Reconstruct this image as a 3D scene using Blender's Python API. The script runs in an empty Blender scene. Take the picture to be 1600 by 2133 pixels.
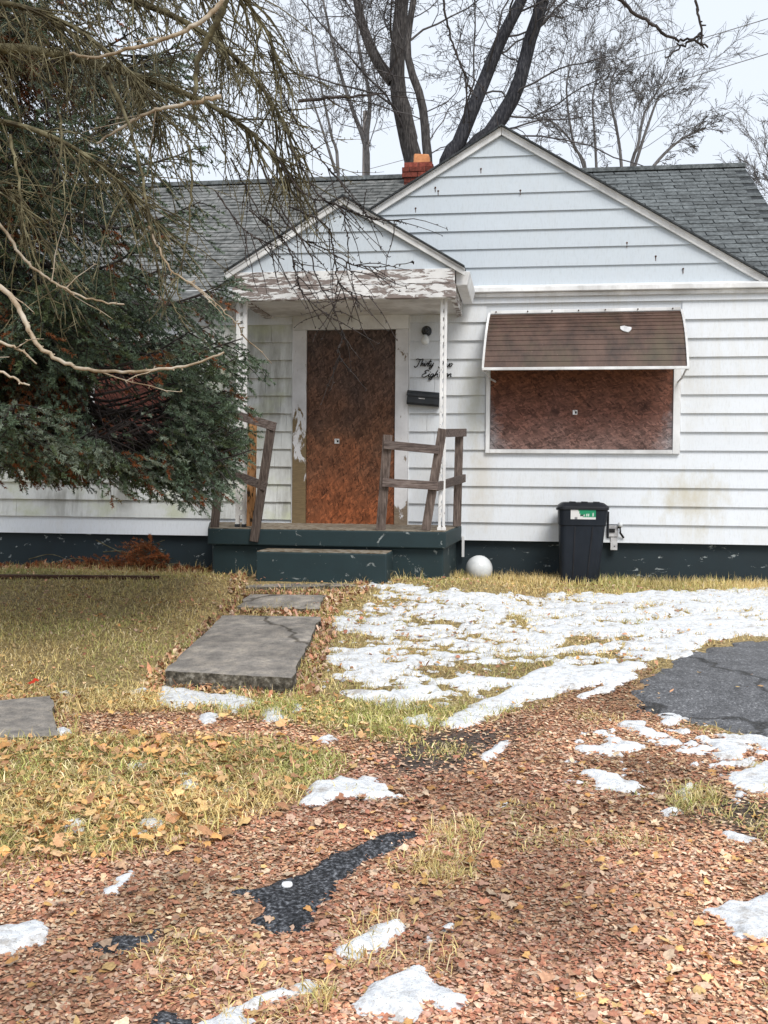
import bpy, math, random
import numpy as np
from mathutils import Vector, Matrix
rng = np.random.default_rng(7); random.seed(7)
S = bpy.context.scene
C = S.collection

# ------------------------------------------------------------------ camera
F = 2100.0                                   # focal length in pixels of a 1600 x 2133 picture
YAW, PITCH, ROLL = math.radians(8.0), math.radians(1.75), math.radians(0.5)
CAM = np.array([0.0, -11.4, 1.05])
fw = np.array([-math.sin(YAW)*math.cos(PITCH), math.cos(YAW)*math.cos(PITCH), -math.sin(PITCH)])
r0 = np.array([math.cos(YAW), math.sin(YAW), 0.0]); u0 = np.cross(r0, fw)
rt = math.cos(ROLL)*r0 + math.sin(ROLL)*u0; up = -math.sin(ROLL)*r0 + math.cos(ROLL)*u0
cd = bpy.data.cameras.new('camera'); cam = bpy.data.objects.new('camera', cd); C.objects.link(cam)
cd.sensor_fit = 'VERTICAL'; cd.sensor_height = 24.0; cd.lens = 24.0*F/2133.0
cd.clip_start = 0.05; cd.clip_end = 2000
m = Matrix.Identity(4)
for i in range(3):
    m[i][0], m[i][1], m[i][2], m[i][3] = rt[i], up[i], -fw[i], CAM[i]
cam.matrix_world = m
S.camera = cam

# ------------------------------------------------------------------ sky and sun (overcast)
SUN_EL, SUN_AZ = math.radians(48), math.radians(150)       # azimuth clockwise from +Y
w = bpy.data.worlds.new('World'); S.world = w; w.use_nodes = True
wt = w.node_tree; bgn = wt.nodes['Background']
sky = wt.nodes.new('ShaderNodeTexSky'); sky.sky_type = 'NISHITA'; sky.sun_disc = False
sky.sun_elevation = SUN_EL; sky.sun_rotation = SUN_AZ; sky.air_density = 1.0; sky.dust_density = 4.0
mixn = wt.nodes.new('ShaderNodeMix'); mixn.data_type = 'RGBA'; mixn.inputs[0].default_value = 0.86
mixn.inputs[7].default_value = (9.5, 10.2, 11.2, 1)        # an even layer of white cloud over the clear sky
wt.links.new(sky.outputs[0], mixn.inputs[6]); wt.links.new(mixn.outputs[2], bgn.inputs[0])
bgn.inputs[1].default_value = 0.092
sd = bpy.data.lights.new('sun', 'SUN'); so = bpy.data.objects.new('sun', sd); C.objects.link(so)
sd.energy = 2.35; sd.angle = math.radians(25); sd.color = (1.0, 0.96, 0.9)
d = Vector((math.sin(SUN_AZ)*math.cos(SUN_EL), math.cos(SUN_AZ)*math.cos(SUN_EL), math.sin(SUN_EL)))
so.rotation_euler = d.to_track_quat('Z', 'Y').to_euler()
S.view_settings.view_transform = 'Standard'; S.view_settings.look = 'None'
S.view_settings.exposure = 0.20; S.view_settings.gamma = 1.0; S.view_settings.use_curve_mapping = False

# ------------------------------------------------------------------ measuring helpers: where a sight line meets a plane or the ground
def ray(px, py):
    px = np.asarray(px, float); py = np.asarray(py, float)
    return fw + ((px-800)/F)[..., None]*rt - ((py-1066.5)/F)[..., None]*up
def at_y(px, py, Y):
    d = ray(px, py); t = (Y-CAM[1])/d[..., 1]; return CAM + d*t[..., None]
def at_d(px, py, D):
    return CAM + ray(px, py)*D
def hsh(ix, iy, s):
    h = (ix.astype(np.int64)*374761393 + iy.astype(np.int64)*668265263 + s*974634777) & 0x7fffffff
    h = ((h ^ (h >> 13))*1274126177) & 0x7fffffff
    return ((h ^ (h >> 16)) & 0xffff)/65535.0
def vnoise(x, y, s=0):
    ix = np.floor(x); iy = np.floor(y); fx = x-ix; fy = y-iy
    fx = fx*fx*(3-2*fx); fy = fy*fy*(3-2*fy); ix = ix.astype(int); iy = iy.astype(int)
    a = hsh(ix, iy, s); b = hsh(ix+1, iy, s); c = hsh(ix, iy+1, s); e = hsh(ix+1, iy+1, s)
    return (a*(1-fx)+b*fx)*(1-fy) + (c*(1-fx)+e*fx)*fy
def fbm(x, y, s=0, o=4):
    v = 0; a = .5; t = 0
    for k in range(o):
        v = v + a*vnoise(x*2**k+17*k, y*2**k-9*k, s+k); t += a; a *= .5
    return v/t
def base_rise(x, y):                           # soil heaped up in front of the porch
    return .12*np.clip((.1-x)/.5, 0, 1)*np.exp(-((y+1.75)/.75)**2)
def gz(x, y):                                  # height of the ground
    x = np.asarray(x, float); y = np.asarray(y, float)
    b = np.interp(-y, [-60, -5, 0, 1.5, 3.0, 4.7, 5.2, 6.0, 9.0, 14, 40], [0, 0, -.015, -.03, -.12, -.25, -.33, -.36, -.41, -.43, -.5])
    b = b+base_rise(x, y)
    near = np.clip(1-np.hypot(x, y+6)/25, 0, 1)
    return b + near*(0.05*(fbm(x*.9, y*.9, 3)-.5) + .025*(fbm(x*5, y*5, 5, 3)-.5))
def at_g(px, py):
    d = ray(px, py); z = np.full(np.shape(d)[:-1], -.25)
    for _ in range(12):
        t = (z-CAM[2])/d[..., 2]; p = CAM + d*t[..., None]; z = .5*z+.5*gz(p[..., 0], p[..., 1])
    return p
def poly_g(pts):
    a = np.array(pts, float); return at_g(a[:, 0], a[:, 1])[:, :2]
def sdist(x, y, P):                            # + inside, - outside, metres
    P = np.asarray(P); n = len(P); dm = np.full(x.shape, 1e9); ins = np.zeros(x.shape, bool)
    for i in range(n):
        ax, ay = P[i]; bx, by = P[(i+1) % n]
        ex, ey = bx-ax, by-ay; L = ex*ex+ey*ey+1e-12
        t = np.clip(((x-ax)*ex+(y-ay)*ey)/L, 0, 1)
        dm = np.minimum(dm, np.hypot(x-ax-t*ex, y-ay-t*ey))
        c = (ay > y) != (by > y)
        ins ^= c & (x < (bx-ax)*(y-ay)/(by-ay+1e-15)+ax)
    return np.where(ins, dm, -dm)

# ------------------------------------------------------------------ materials
def newmat(name):
    m = bpy.data.materials.new(name); m.use_nodes = True
    return m, m.node_tree.nodes, m.node_tree.links, m.node_tree.nodes['Principled BSDF']
def N(nt, t, **kw):
    n = nt.new(t)
    for k, v in kw.items():
        setattr(n, k, v)
    return n
def ramp(ns, stops):
    r = ns.new('ShaderNodeValToRGB'); e = r.color_ramp.elements
    while len(e) < len(stops): e.new(0.5)
    for q, (p, c) in zip(e, stops):
        q.position = p; q.color = (*c, 1) if len(c) == 3 else c
    return r
def coords(ns, ls, scale=(1, 1, 1), rot=(0, 0, 0), kind='pos'):
    if kind == 'pos':
        g = ns.new('ShaderNodeNewGeometry').outputs['Position']
    else:
        g = ns.new('ShaderNodeTexCoord').outputs[kind]
    mp = ns.new('ShaderNodeMapping'); mp.inputs['Scale'].default_value = scale; mp.inputs['Rotation'].default_value = rot
    ls.new(g, mp.inputs[0]); return mp.outputs[0]
def noise(ns, ls, vec, scale, detail=5, rough=.6, dist=0):
    n = ns.new('ShaderNodeTexNoise'); n.inputs['Scale'].default_value = scale; n.inputs['Detail'].default_value = detail
    n.inputs['Roughness'].default_value = rough; n.inputs['Distortion'].default_value = dist
    ls.new(vec, n.inputs['Vector']); return n.outputs[0]
def mixc(ns, ls, f, a, b, mode='MIX'):
    m = ns.new('ShaderNodeMix'); m.data_type = 'RGBA'; m.blend_type = mode
    for s, v in ((0, f), (6, a), (7, b)):
        if hasattr(v, 'links'): ls.new(v, m.inputs[s])
        elif s == 0: m.inputs[0].default_value = v
        else: m.inputs[s].default_value = (*v, 1)
    return m.outputs[2]
def bump(ns, ls, b, h, strength=.3, dist=.01):
    n = ns.new('ShaderNodeBump'); n.inputs['Strength'].default_value = strength; n.inputs['Distance'].default_value = dist
    ls.new(h, n.inputs['Height']); ls.new(n.outputs[0], b.inputs['Normal'])
def mottled(name, stops, scale=6, stretch=(1, 1, 1), rough=.8, bmp=.25, bd=.004, detail=7, spec=.3, rand=0.0):
    m, ns, ls, b = newmat(name)
    v = coords(ns, ls, stretch); n = noise(ns, ls, v, scale, detail, .65)
    r = ramp(ns, [(.5+(p-.5)*.55, c) for p, c in stops]); ls.new(n, r.inputs[0]); col = r.outputs[0]
    nb = noise(ns, ls, coords(ns, ls), scale*.13+.6, 5, .6); rb = ramp(ns, [(.36, (.74,)*3), (.52, (1, 1, 1)), (.66, (1.2,)*3)]); ls.new(nb, rb.inputs[0])
    col = mixc(ns, ls, 1.0, col, rb.outputs[0], 'MULTIPLY')
    if rand:
        oi = ns.new('ShaderNodeObjectInfo'); rr = ramp(ns, [(0, (1-rand,)*3), (1, (1+rand*.4,)*3)]); ls.new(oi.outputs['Random'], rr.inputs[0])
        col = mixc(ns, ls, 1.0, col, rr.outputs[0], 'MULTIPLY')
    ls.new(col, b.inputs['Base Color']); b.inputs['Roughness'].default_value = rough
    b.inputs['Specular IOR Level'].default_value = spec
    if bmp: bump(ns, ls, b, n, bmp, bd)
    return m
def attr_mat(name, rough=.8, trans=0.0, spec=.25, attr='Col', noisy=0.0):
    m, ns, ls, b = newmat(name)
    a = ns.new('ShaderNodeAttribute'); a.attribute_name = attr; col = a.outputs['Color']
    if noisy:
        n = noise(ns, ls, coords(ns, ls), 90, 4); r = ramp(ns, [(.3, (1-noisy,)*3), (.7, (1+noisy*.5,)*3)]); ls.new(n, r.inputs[0])
        col = mixc(ns, ls, 1.0, col, r.outputs[0], 'MULTIPLY')
    ls.new(col, b.inputs['Base Color']); b.inputs['Roughness'].default_value = rough; b.inputs['Specular IOR Level'].default_value = spec
    return m
def siding_mat(name, base, dirt, amount, green=None, stains=()):
    m, ns, ls, b = newmat(name)
    v = coords(ns, ls, (3.2, 1, .55)); n1 = noise(ns, ls, v, 1.5, 7, .7)
    n2 = noise(ns, ls, coords(ns, ls), 1.1, 4, .6)
    r1 = ramp(ns, [(.46-amount*.06, (0, 0, 0)), (.64-amount*.06, (1, 1, 1))]); ls.new(n1, r1.inputs[0])
    r2 = ramp(ns, [(.42-amount*.06, (0, 0, 0)), (.58, (1, 1, 1))]); ls.new(n2, r2.inputs[0])
    f = mixc(ns, ls, 1.0, r1.outputs[0], r2.outputs[0], 'MULTIPLY')
    f2 = mixc(ns, ls, 1.0, f, (amount,)*3, 'MULTIPLY')
    oi = ns.new('ShaderNodeObjectInfo'); rr = ramp(ns, [(0, (.955, .955, .955)), (1, (1, 1, 1))]); ls.new(oi.outputs['Random'], rr.inputs[0])
    bcol = mixc(ns, ls, 1.0, base, rr.outputs[0], 'MULTIPLY')
    col = mixc(ns, ls, f2, bcol, dirt)
    if green:
        n3 = noise(ns, ls, coords(ns, ls, (1, 1, 1.3)), 2.1, 5, .6); r3 = ramp(ns, [(.5, (0, 0, 0)), (.66, (.8, .8, .8))]); ls.new(n3, r3.inputs[0])
        col = mixc(ns, ls, r3.outputs[0], col, green)
    fine = noise(ns, ls, coords(ns, ls, (8, 8, 1.2)), 9, 5, .7); rf = ramp(ns, [(.36, (.92, .92, .915)), (.5, (1, 1, 1))]); ls.new(fine, rf.inputs[0])
    col = mixc(ns, ls, 1.0, col, rf.outputs[0], 'MULTIPLY')
    for (sx_, sz_, rx_, rz_, scol, amt) in stains:        # old splash and run-off stains with a ragged rim
        mp = ns.new('ShaderNodeMapping'); mp.inputs['Location'].default_value = (-sx_/rx_, 0, -sz_/rz_); mp.inputs['Scale'].default_value = (1/rx_, 0, 1/rz_)
        ls.new(ns.new('ShaderNodeNewGeometry').outputs['Position'], mp.inputs[0])
        ln = ns.new('ShaderNodeVectorMath'); ln.operation = 'LENGTH'; ls.new(mp.outputs[0], ln.inputs[0])
        nz = noise(ns, ls, coords(ns, ls, (1, 1, .5)), 5, 6, .7)
        ma = ns.new('ShaderNodeMath'); ma.operation = 'MULTIPLY_ADD'; ma.inputs[1].default_value = 2.2; ls.new(nz, ma.inputs[0]); ls.new(ln.outputs['Value'], ma.inputs[2])
        sr = ramp(ns, [(.55, (amt,)*3), (.92, (0, 0, 0))]); m9 = ns.new('ShaderNodeMath'); m9.operation = 'MULTIPLY'; m9.inputs[1].default_value = .5; ls.new(ma.outputs[0], m9.inputs[0]); ls.new(m9.outputs[0], sr.inputs[0])
        col = mixc(ns, ls, sr.outputs[0], col, scol)
    ls.new(col, b.inputs['Base Color']); b.inputs['Roughness'].default_value = .55; b.inputs['Specular IOR Level'].default_value = .3
    bump(ns, ls, b, fine, .08, .003)
    return m
def osb_mat(name, top, mid, low, z0, z1, strands='v', edge_grey=False):
    m, ns, ls, b = newmat(name)
    def layer(ang, sc):
        s = (52*sc, 1, 13*sc) if strands == 'v' else (13*sc, 1, 52*sc)
        warp = coords(ns, ls); nn = ns.new('ShaderNodeTexNoise'); nn.inputs['Scale'].default_value = 9; nn.inputs['Detail'].default_value = 2
        ls.new(warp, nn.inputs['Vector'])
        vm = ns.new('ShaderNodeVectorMath'); vm.operation = 'SCALE'; vm.inputs[3].default_value = .022; ls.new(nn.outputs['Color'], vm.inputs[0])
        va = ns.new('ShaderNodeVectorMath'); va.operation = 'ADD'; ls.new(warp, va.inputs[0]); ls.new(vm.outputs[0], va.inputs[1])
        r = ns.new('ShaderNodeMapping'); r.inputs['Rotation'].default_value = (0, ang, 0); ls.new(va.outputs[0], r.inputs[0])
        mp = ns.new('ShaderNodeMapping'); mp.inputs['Scale'].default_value = s; ls.new(r.outputs[0], mp.inputs[0])
        vo = ns.new('ShaderNodeTexVoronoi'); vo.inputs['Scale'].default_value = 1.0; ls.new(mp.outputs[0], vo.inputs['Vector'])
        return vo.outputs['Color'], vo.outputs['Distance']
    a, da = layer(.22, 1.15); c, dc = layer(-.75, .95)
    pick = noise(ns, ls, coords(ns, ls), 26, 3); pr = ramp(ns, [(.46, (0, 0, 0)), (.54, (1, 1, 1))]); ls.new(pick, pr.inputs[0])
    cell = mixc(ns, ls, pr.outputs[0], a, c); dd = mixc(ns, ls, pr.outputs[0], da, dc)
    bw = ns.new('ShaderNodeRGBToBW'); ls.new(cell, bw.inputs[0])
    sh = ramp(ns, [(.05, (.36,)*3), (.35, (.75,)*3), (.6, (1, 1, 1)), (.9, (1.6, 1.55, 1.5))]); ls.new(bw.outputs[0], sh.inputs[0])
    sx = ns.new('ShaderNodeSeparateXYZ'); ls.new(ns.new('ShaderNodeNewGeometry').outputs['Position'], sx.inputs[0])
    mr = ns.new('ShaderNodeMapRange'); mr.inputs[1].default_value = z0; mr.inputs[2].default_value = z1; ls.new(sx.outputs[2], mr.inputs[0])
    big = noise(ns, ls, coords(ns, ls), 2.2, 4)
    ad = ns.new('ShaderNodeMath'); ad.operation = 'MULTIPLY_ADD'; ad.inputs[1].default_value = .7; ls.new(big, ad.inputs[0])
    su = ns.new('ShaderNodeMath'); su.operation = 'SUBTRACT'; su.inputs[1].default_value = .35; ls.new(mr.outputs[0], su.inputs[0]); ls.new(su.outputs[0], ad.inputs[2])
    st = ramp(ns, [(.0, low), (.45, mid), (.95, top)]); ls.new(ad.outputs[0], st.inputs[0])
    col = mixc(ns, ls, 1.0, st.outputs[0], sh.outputs[0], 'MULTIPLY')
    dk = noise(ns, ls, coords(ns, ls), 5, 6, .7); dr = ramp(ns, [(.3, (.45,)*3), (.5, (1, 1, 1))]); ls.new(dk, dr.inputs[0])
    col = mixc(ns, ls, 1.0, col, dr.outputs[0], 'MULTIPLY')
    if edge_grey:                                  # bleached, mouldy lower corners of the sheet
        gc = coords(ns, ls, kind='Generated'); gs = ns.new('ShaderNodeSeparateXYZ'); ls.new(gc, gs.inputs[0])
        ab = ns.new('ShaderNodeMath'); ab.operation = 'SUBTRACT'; ab.inputs[1].default_value = .5; ls.new(gs.outputs[0], ab.inputs[0])
        a2 = ns.new('ShaderNodeMath'); a2.operation = 'ABSOLUTE'; ls.new(ab.outputs[0], a2.inputs[0])
        m2 = ns.new('ShaderNodeMath'); m2.operation = 'MULTIPLY_ADD'; m2.inputs[1].default_value = -.22; ls.new(gs.outputs[2], m2.inputs[0]); ls.new(a2.outputs[0], m2.inputs[2])
        n5 = noise(ns, ls, coords(ns, ls), 8, 6, .7)
        m3 = ns.new('ShaderNodeMath'); m3.operation = 'MULTIPLY_ADD'; m3.inputs[1].default_value = .22; ls.new(n5, m3.inputs[0]); ls.new(m2.outputs[0], m3.inputs[2])
        er = ramp(ns, [(.50, (0, 0, 0)), (.60, (.85,)*3)]); ls.new(m3.outputs[0], er.inputs[0])
        gcol = mixc(ns, ls, 1.0, (.22, .21, .22), sh.outputs[0], 'MULTIPLY')
        col = mixc(ns, ls, er.outputs[0], col, gcol)
    ls.new(col, b.inputs['Base Color']); b.inputs['Roughness'].default_value = .75; b.inputs['Specular IOR Level'].default_value = .25
    bump(ns, ls, b, bw.outputs[0], .5, .004)
    return m
def peel_mat(name, paint, wood, thr, scale=(2.2, 2.2, 9), sc=2.4, flecks=False, wmin=.04, foot=None):
    m, ns, ls, b = newmat(name)
    n = noise(ns, ls, coords(ns, ls, scale), sc, 8, .68, .6)
    if foot:
        sx = ns.new('ShaderNodeSeparateXYZ'); ls.new(ns.new('ShaderNodeNewGeometry').outputs['Position'], sx.inputs[0])
        mr = ns.new('ShaderNodeMapRange'); mr.inputs[1].default_value = foot[0]; mr.inputs[2].default_value = foot[1]; mr.inputs[3].default_value = foot[2]; mr.inputs[4].default_value = 0; ls.new(sx.outputs[2], mr.inputs[0])
        su_ = ns.new('ShaderNodeMath'); su_.operation = 'SUBTRACT'; ls.new(n, su_.inputs[0]); ls.new(mr.outputs[0], su_.inputs[1]); n = su_.outputs[0]
    r = ramp(ns, [(thr-wmin*.5, (0, 0, 0)), (thr+wmin*.5, (1, 1, 1))]); ls.new(n, r.inputs[0])
    g = noise(ns, ls, coords(ns, ls, (3, 3, 30)), 4, 6, .7); gr = ramp(ns, [(.25, tuple(c*.55 for c in wood)), (.7, tuple(c*1.35 for c in wood))]); ls.new(g, gr.inputs[0])
    p2 = noise(ns, ls, coords(ns, ls), 5, 5); pr = ramp(ns, [(.3, tuple(c*.8 for c in paint)), (.6, paint)]); ls.new(p2, pr.inputs[0])
    col = mixc(ns, ls, r.outputs[0], gr.outputs[0], pr.outputs[0])
    ls.new(col, b.inputs['Base Color']); b.inputs['Roughness'].default_value = .7
    bump(ns, ls, b, r.outputs[0], .6, .004)
    return m

M = {}
M['siding'] = siding_mat('white_siding', (.71, .745, .79), (.58, .55, .47), .34, stains=[(*[float(v) for v in at_y(1440, 1040, 0)[[0, 2]]], .62, .50, (.50, .46, .35), .75), (*[float(v) for v in at_y(1005, 1010, 0)[[0, 2]]], .30, .85, (.56, .52, .44), .5), (*[float(v) for v in at_y(985, 840, 0)[[0, 2]]], .22, .8, (.50, .50, .40), .6)])
M['siding_dirty'] = siding_mat('dirty_white_siding', (.70, .72, .71), (.34, .34, .315), 1.0, (.52, .55, .40))
M['siding_blue'] = siding_mat('pale_blue_siding', (.55, .61, .67), (.52, .56, .59), .35)
M['trim'] = mottled('white_trim', [(.3, (.66, .66, .66)), (.55, (.80, .81, .82))], 4, (1, 1, .5), .5, .1)
M['casing'] = peel_mat('peeling_casing', (.74, .74, .76), (.22, .17, .12), .35, (4, 4, 1.6), 2.2, foot=(.62, 1.15, .22))
M['casing_left'] = peel_mat('mossy_casing', (.70, .70, .72), (.17, .12, .06), .38, (5, 5, 2.0), 2.0, foot=(1.0, 2.0, .28))
M['peel'] = peel_mat('peeling_fascia', (.80, .80, .80), (.23, .19, .175), .50)
M['soffit'] = mottled('soffit_paint', [(.3, (.50, .48, .46)), (.6, (.66, .65, .64))], 3, (1, 1, 1), .7, .1)
M['foundation'] = peel_mat('dark_teal_paint', (.008, .021, .029), (.30, .34, .35), .372, (1.3, 1.3, 2.4), 4.0, wmin=.03)
M['teal'] = peel_mat('worn_teal_porch_paint', (.010, .030, .036), (.24, .27, .27), .368, (1.5, 1.5, 2.0), 4.5, wmin=.03)
M['porch_top'] = mottled('littered_concrete', [(.3, (.10, .065, .035)), (.5, (.22, .18, .13)), (.7, (.30, .28, .24))], 16, (1, 1, 1), .9, .5)
M['shingle'] = mottled('grey_shingles', [(.3, (.08, .09, .093)), (.7, (.165, .18, .185))], 24, (1, 1, 1), .95, .4, rand=.30)
M['shingle_old'] = mottled('old_shingles', [(.3, (.085, .09, .088)), (.55, (.17, .175, .17)), (.75, (.25, .25, .245))], 9, (1, 1, 1), .95, .4)
M['edge'] = mottled('dark_roof_edge', [(.3, (.025, .03, .033)), (.7, (.06, .065, .07))], 20, rough=.9)
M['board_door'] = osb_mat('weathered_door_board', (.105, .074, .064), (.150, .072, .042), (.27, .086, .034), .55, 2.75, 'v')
M['board_win'] = osb_mat('weathered_window_board', (.16, .062, .032), (.165, .075, .056), (.20, .125, .11), 1.38, 2.35, 'h', True)
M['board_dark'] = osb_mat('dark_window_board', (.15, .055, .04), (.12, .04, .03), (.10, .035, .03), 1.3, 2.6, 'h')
M['rail'] = mottled('grey_brown_lumber', [(.25, (.06, .045, .038)), (.5, (.125, .095, .082)), (.75, (.20, .16, .14))], 5, (14, 14, 1.6), .85, .4, rand=.25)
M['rail_h'] = mottled('grey_brown_rail_lumber', [(.25, (.065, .05, .045)), (.5, (.13, .10, .09)), (.75, (.20, .165, .15))], 5, (1.6, 14, 14), .85, .4, rand=.25)
M['rail_orange'] = mottled('orange_flaking_lumber', [(.35, (.03, .02, .012)), (.43, (.33, .16, .06)), (.7, (.42, .22, .10))], 7, (6, 6, 1.5), .85, .5)
M['post'] = peel_mat('flaking_white_post', (.84, .84, .84), (.12, .10, .09), .37, (9, 9, 3), 4)
M['black'] = mottled('black_enamel', [(.3, (.010, .013, .017)), (.7, (.022, .026, .032))], 9, rough=.35, bmp=.05, spec=.5)
M['letter'] = mottled('black_iron_letters', [(.3, (.008, .008, .009)), (.7, (.02, .02, .02))], 12, rough=.5, bmp=0)
M['bin'] = mottled('dark_navy_plastic', [(.3, (.006, .010, .017)), (.7, (.011, .016, .025))], 5, (1, 1, .4), .55, .06, spec=.3)
M['bin_lid'] = mottled('black_lid_plastic', [(.3, (.006, .007, .011)), (.7, (.012, .014, .020))], 8, rough=.5, bmp=.06, spec=.4)
M['globe'] = mottled('milk_glass', [(.3, (.55, .58, .60)), (.7, (.70, .72, .73))], 6, rough=.22, bmp=0, spec=.5)
M['metal'] = mottled('painted_grey_metal', [(.3, (.45, .45, .46)), (.7, (.66, .66, .67))], 14, rough=.45, bmp=.1)
M['brick'] = mottled('red_brick', [(.3, (.13, .032, .022)), (.7, (.25, .065, .045))], 26, rough=.9, bmp=.4, rand=.45)
M['mortar'] = mottled('mortar', [(.3, (.10, .085, .08)), (.7, (.2, .18, .17))], 30, rough=.95)
M['clay'] = mottled('orange_clay', [(.3, (.42, .17, .075)), (.7, (.60, .27, .12))], 9, rough=.8)
M['concrete'] = mottled('damp_concrete', [(.2, (.17, .16, .15)), (.5, (.27, .25, .228)), (.8, (.40, .36, .31))], 9.0, (1, 1, 1), .75, .35, .006, 9)
def cracked(m):
    ns, ls = m.node_tree.nodes, m.node_tree.links; b = ns['Principled BSDF']; src = b.inputs['Base Color'].links[0].from_socket
    v = coords(ns, ls); nn = ns.new('ShaderNodeTexNoise'); nn.inputs['Scale'].default_value = 3.5; nn.inputs['Detail'].default_value = 6; ls.new(v, nn.inputs['Vector'])
    vm = ns.new('ShaderNodeVectorMath'); vm.operation = 'SCALE'; vm.inputs[3].default_value = .5; ls.new(nn.outputs['Color'], vm.inputs[0])
    va = ns.new('ShaderNodeVectorMath'); va.operation = 'ADD'; ls.new(v, va.inputs[0]); ls.new(vm.outputs[0], va.inputs[1])
    vo = ns.new('ShaderNodeTexVoronoi'); vo.feature = 'DISTANCE_TO_EDGE'; vo.inputs['Scale'].default_value = .55; ls.new(va.outputs[0], vo.inputs['Vector'])
    r = ramp(ns, [(.0, (.30, .28, .25)), (.010, (.5,)*3), (.018, (1, 1, 1))]); ls.new(vo.outputs['Distance'], r.inputs[0])
    g = noise(ns, ls, coords(ns, ls), 120, 4, .7); gr = ramp(ns, [(.36, (.55, .5, .45)), (.46, (1, 1, 1)), (.66, (1.25, 1.22, 1.18))]); ls.new(g, gr.inputs[0])
    c = mixc(ns, ls, 1.0, mixc(ns, ls, 1.0, src, r.outputs[0], 'MULTIPLY'), gr.outputs[0], 'MULTIPLY'); ls.new(c, b.inputs['Base Color'])
cracked(M['concrete'])
M['concrete_edge'] = mottled('broken_concrete', [(.3, (.05, .045, .035)), (.55, (.13, .115, .09)), (.75, (.28, .26, .22))], 28, rough=.95, bmp=.9, bd=.02)
M['asphalt'] = mottled('wet_asphalt', [(.3, (.070, .072, .078)), (.5, (.105, .108, .117)), (.66, (.14, .143, .155)), (.8, (.29, .30, .31))], 60, (1, 1, 1), .55, .6, .006, 9)
M['gravel'] = mottled('crumbled_asphalt', [(.34, (.010, .011, .013)), (.5, (.042, .045, .052)), (.62, (.10, .105, .118)), (.74, (.24, .25, .27))], 60, (1, 1, 1), .6, 1.0, .012, 9)
M['bark'] = mottled('grey_bark', [(.3, (.028, .025, .025)), (.55, (.075, .068, .066)), (.8, (.14, .13, .125))], 9, (5, 5, .8), .95, .8, .02)
M['bark_dark'] = mottled('dark_wet_bark', [(.3, (.016, .017, .022)), (.55, (.042, .042, .05)), (.8, (.095, .095, .10))], 9, (5, 5, .8), .95, .8, .02)
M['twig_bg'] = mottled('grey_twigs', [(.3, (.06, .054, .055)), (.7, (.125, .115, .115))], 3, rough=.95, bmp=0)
M['twig_far'] = mottled('haze_paled_twigs', [(.3, (.095, .09, .092)), (.7, (.175, .168, .17))], 3, rough=.95, bmp=0)  # colour lightened to stand in for haze over the distant twigs
M['bark_far'] = mottled('haze_paled_bark', [(.3, (.11, .105, .105)), (.7, (.20, .19, .19))], 9, (5, 5, .8), .95, .5, .02)  # haze of distance put into the bark colour of the far trees
M['twig'] = mottled('lichened_twigs', [(.3, (.045, .036, .02)), (.5, (.105, .09, .048)), (.7, (.21, .19, .115))], 9, rough=.9, bmp=.2)
M['twig_pale'] = mottled('pale_tan_branch', [(.3, (.22, .16, .10)), (.5, (.36, .29, .21)), (.75, (.46, .41, .34))], 10, rough=.85, bmp=.2)
M['twig_dark'] = mottled('dark_twigs', [(.3, (.022, .018, .017)), (.7, (.07, .058, .055))], 9, rough=.9, bmp=.2)
M['needle'] = attr_mat('spruce_needles', .6, spec=.3)
M['grass'] = attr_mat('winter_grass', .75, spec=.2)
M['leaf'] = attr_mat('dead_leaves', .75, spec=.25, noisy=.35)
M['rust'] = attr_mat('dead_spruce_needles', .8)
M['sticker'] = attr_mat('printed_label', .4)
M['timber'] = mottled('edging_timber', [(.3, (.05, .025, .016)), (.7, (.12, .06, .04))], 6, (2, 10, 10), .9, .4)
M['pole'] = mottled('weathered_pole', [(.3, (.10, .09, .085)), (.7, (.19, .17, .16))], 6, (8, 8, .6), .9, .3)
M['wire'] = mottled('cable', [(.3, (.24, .24, .25)), (.7, (.32, .32, .33))], 3, rough=.6, bmp=0)
cracked(M['asphalt'])
def snow_mat():
    m, ns, ls, b = newmat('old_snow')
    n = noise(ns, ls, coords(ns, ls), 28, 7, .65); r = ramp(ns, [(.38, (.58, .60, .63)), (.53, (.77, .79, .81))]); ls.new(n, r.inputs[0])
    n2 = noise(ns, ls, coords(ns, ls), 150, 3, .6); r2 = ramp(ns, [(.32, (.45, .40, .34)), (.40, (1, 1, 1))]); ls.new(n2, r2.inputs[0])
    n4 = noise(ns, ls, coords(ns, ls), 9, 7, .7); r4 = ramp(ns, [(.34, (.62, .57, .52)), (.46, (1, 1, 1))]); ls.new(n4, r4.inputs[0]); r = type('o', (), {'outputs': [mixc(ns, ls, 1.0, r.outputs[0], r4.outputs[0], 'MULTIPLY')]})
    ls.new(mixc(ns, ls, 1.0, r.outputs[0], r2.outputs[0], 'MULTIPLY'), b.inputs['Base Color'])
    b.inputs['Roughness'].default_value = .7; b.inputs['Subsurface Weight'].default_value = 0
    bump(ns, ls, b, n, .6, .025); return m
M['snow'] = snow_mat()
def ground_mat():
    m, ns, ls, b = newmat('lawn_soil')
    a = ns.new('ShaderNodeAttribute'); a.attribute_name = 'Col'
    n = noise(ns, ls, coords(ns, ls), 38, 8, .7); r = ramp(ns, [(.38, (.35,)*3), (.5, (.9,)*3), (.64, (1.6,)*3)]); ls.new(n, r.inputs[0])
    ls.new(mixc(ns, ls, 1.0, a.outputs['Color'], r.outputs[0], 'MULTIPLY'), b.inputs['Base Color'])
    b.inputs['Roughness'].default_value = .9; b.inputs['Specular IOR Level'].default_value = .2
    bump(ns, ls, b, n, .8, .02); return m
M['ground'] = ground_mat()
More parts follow.
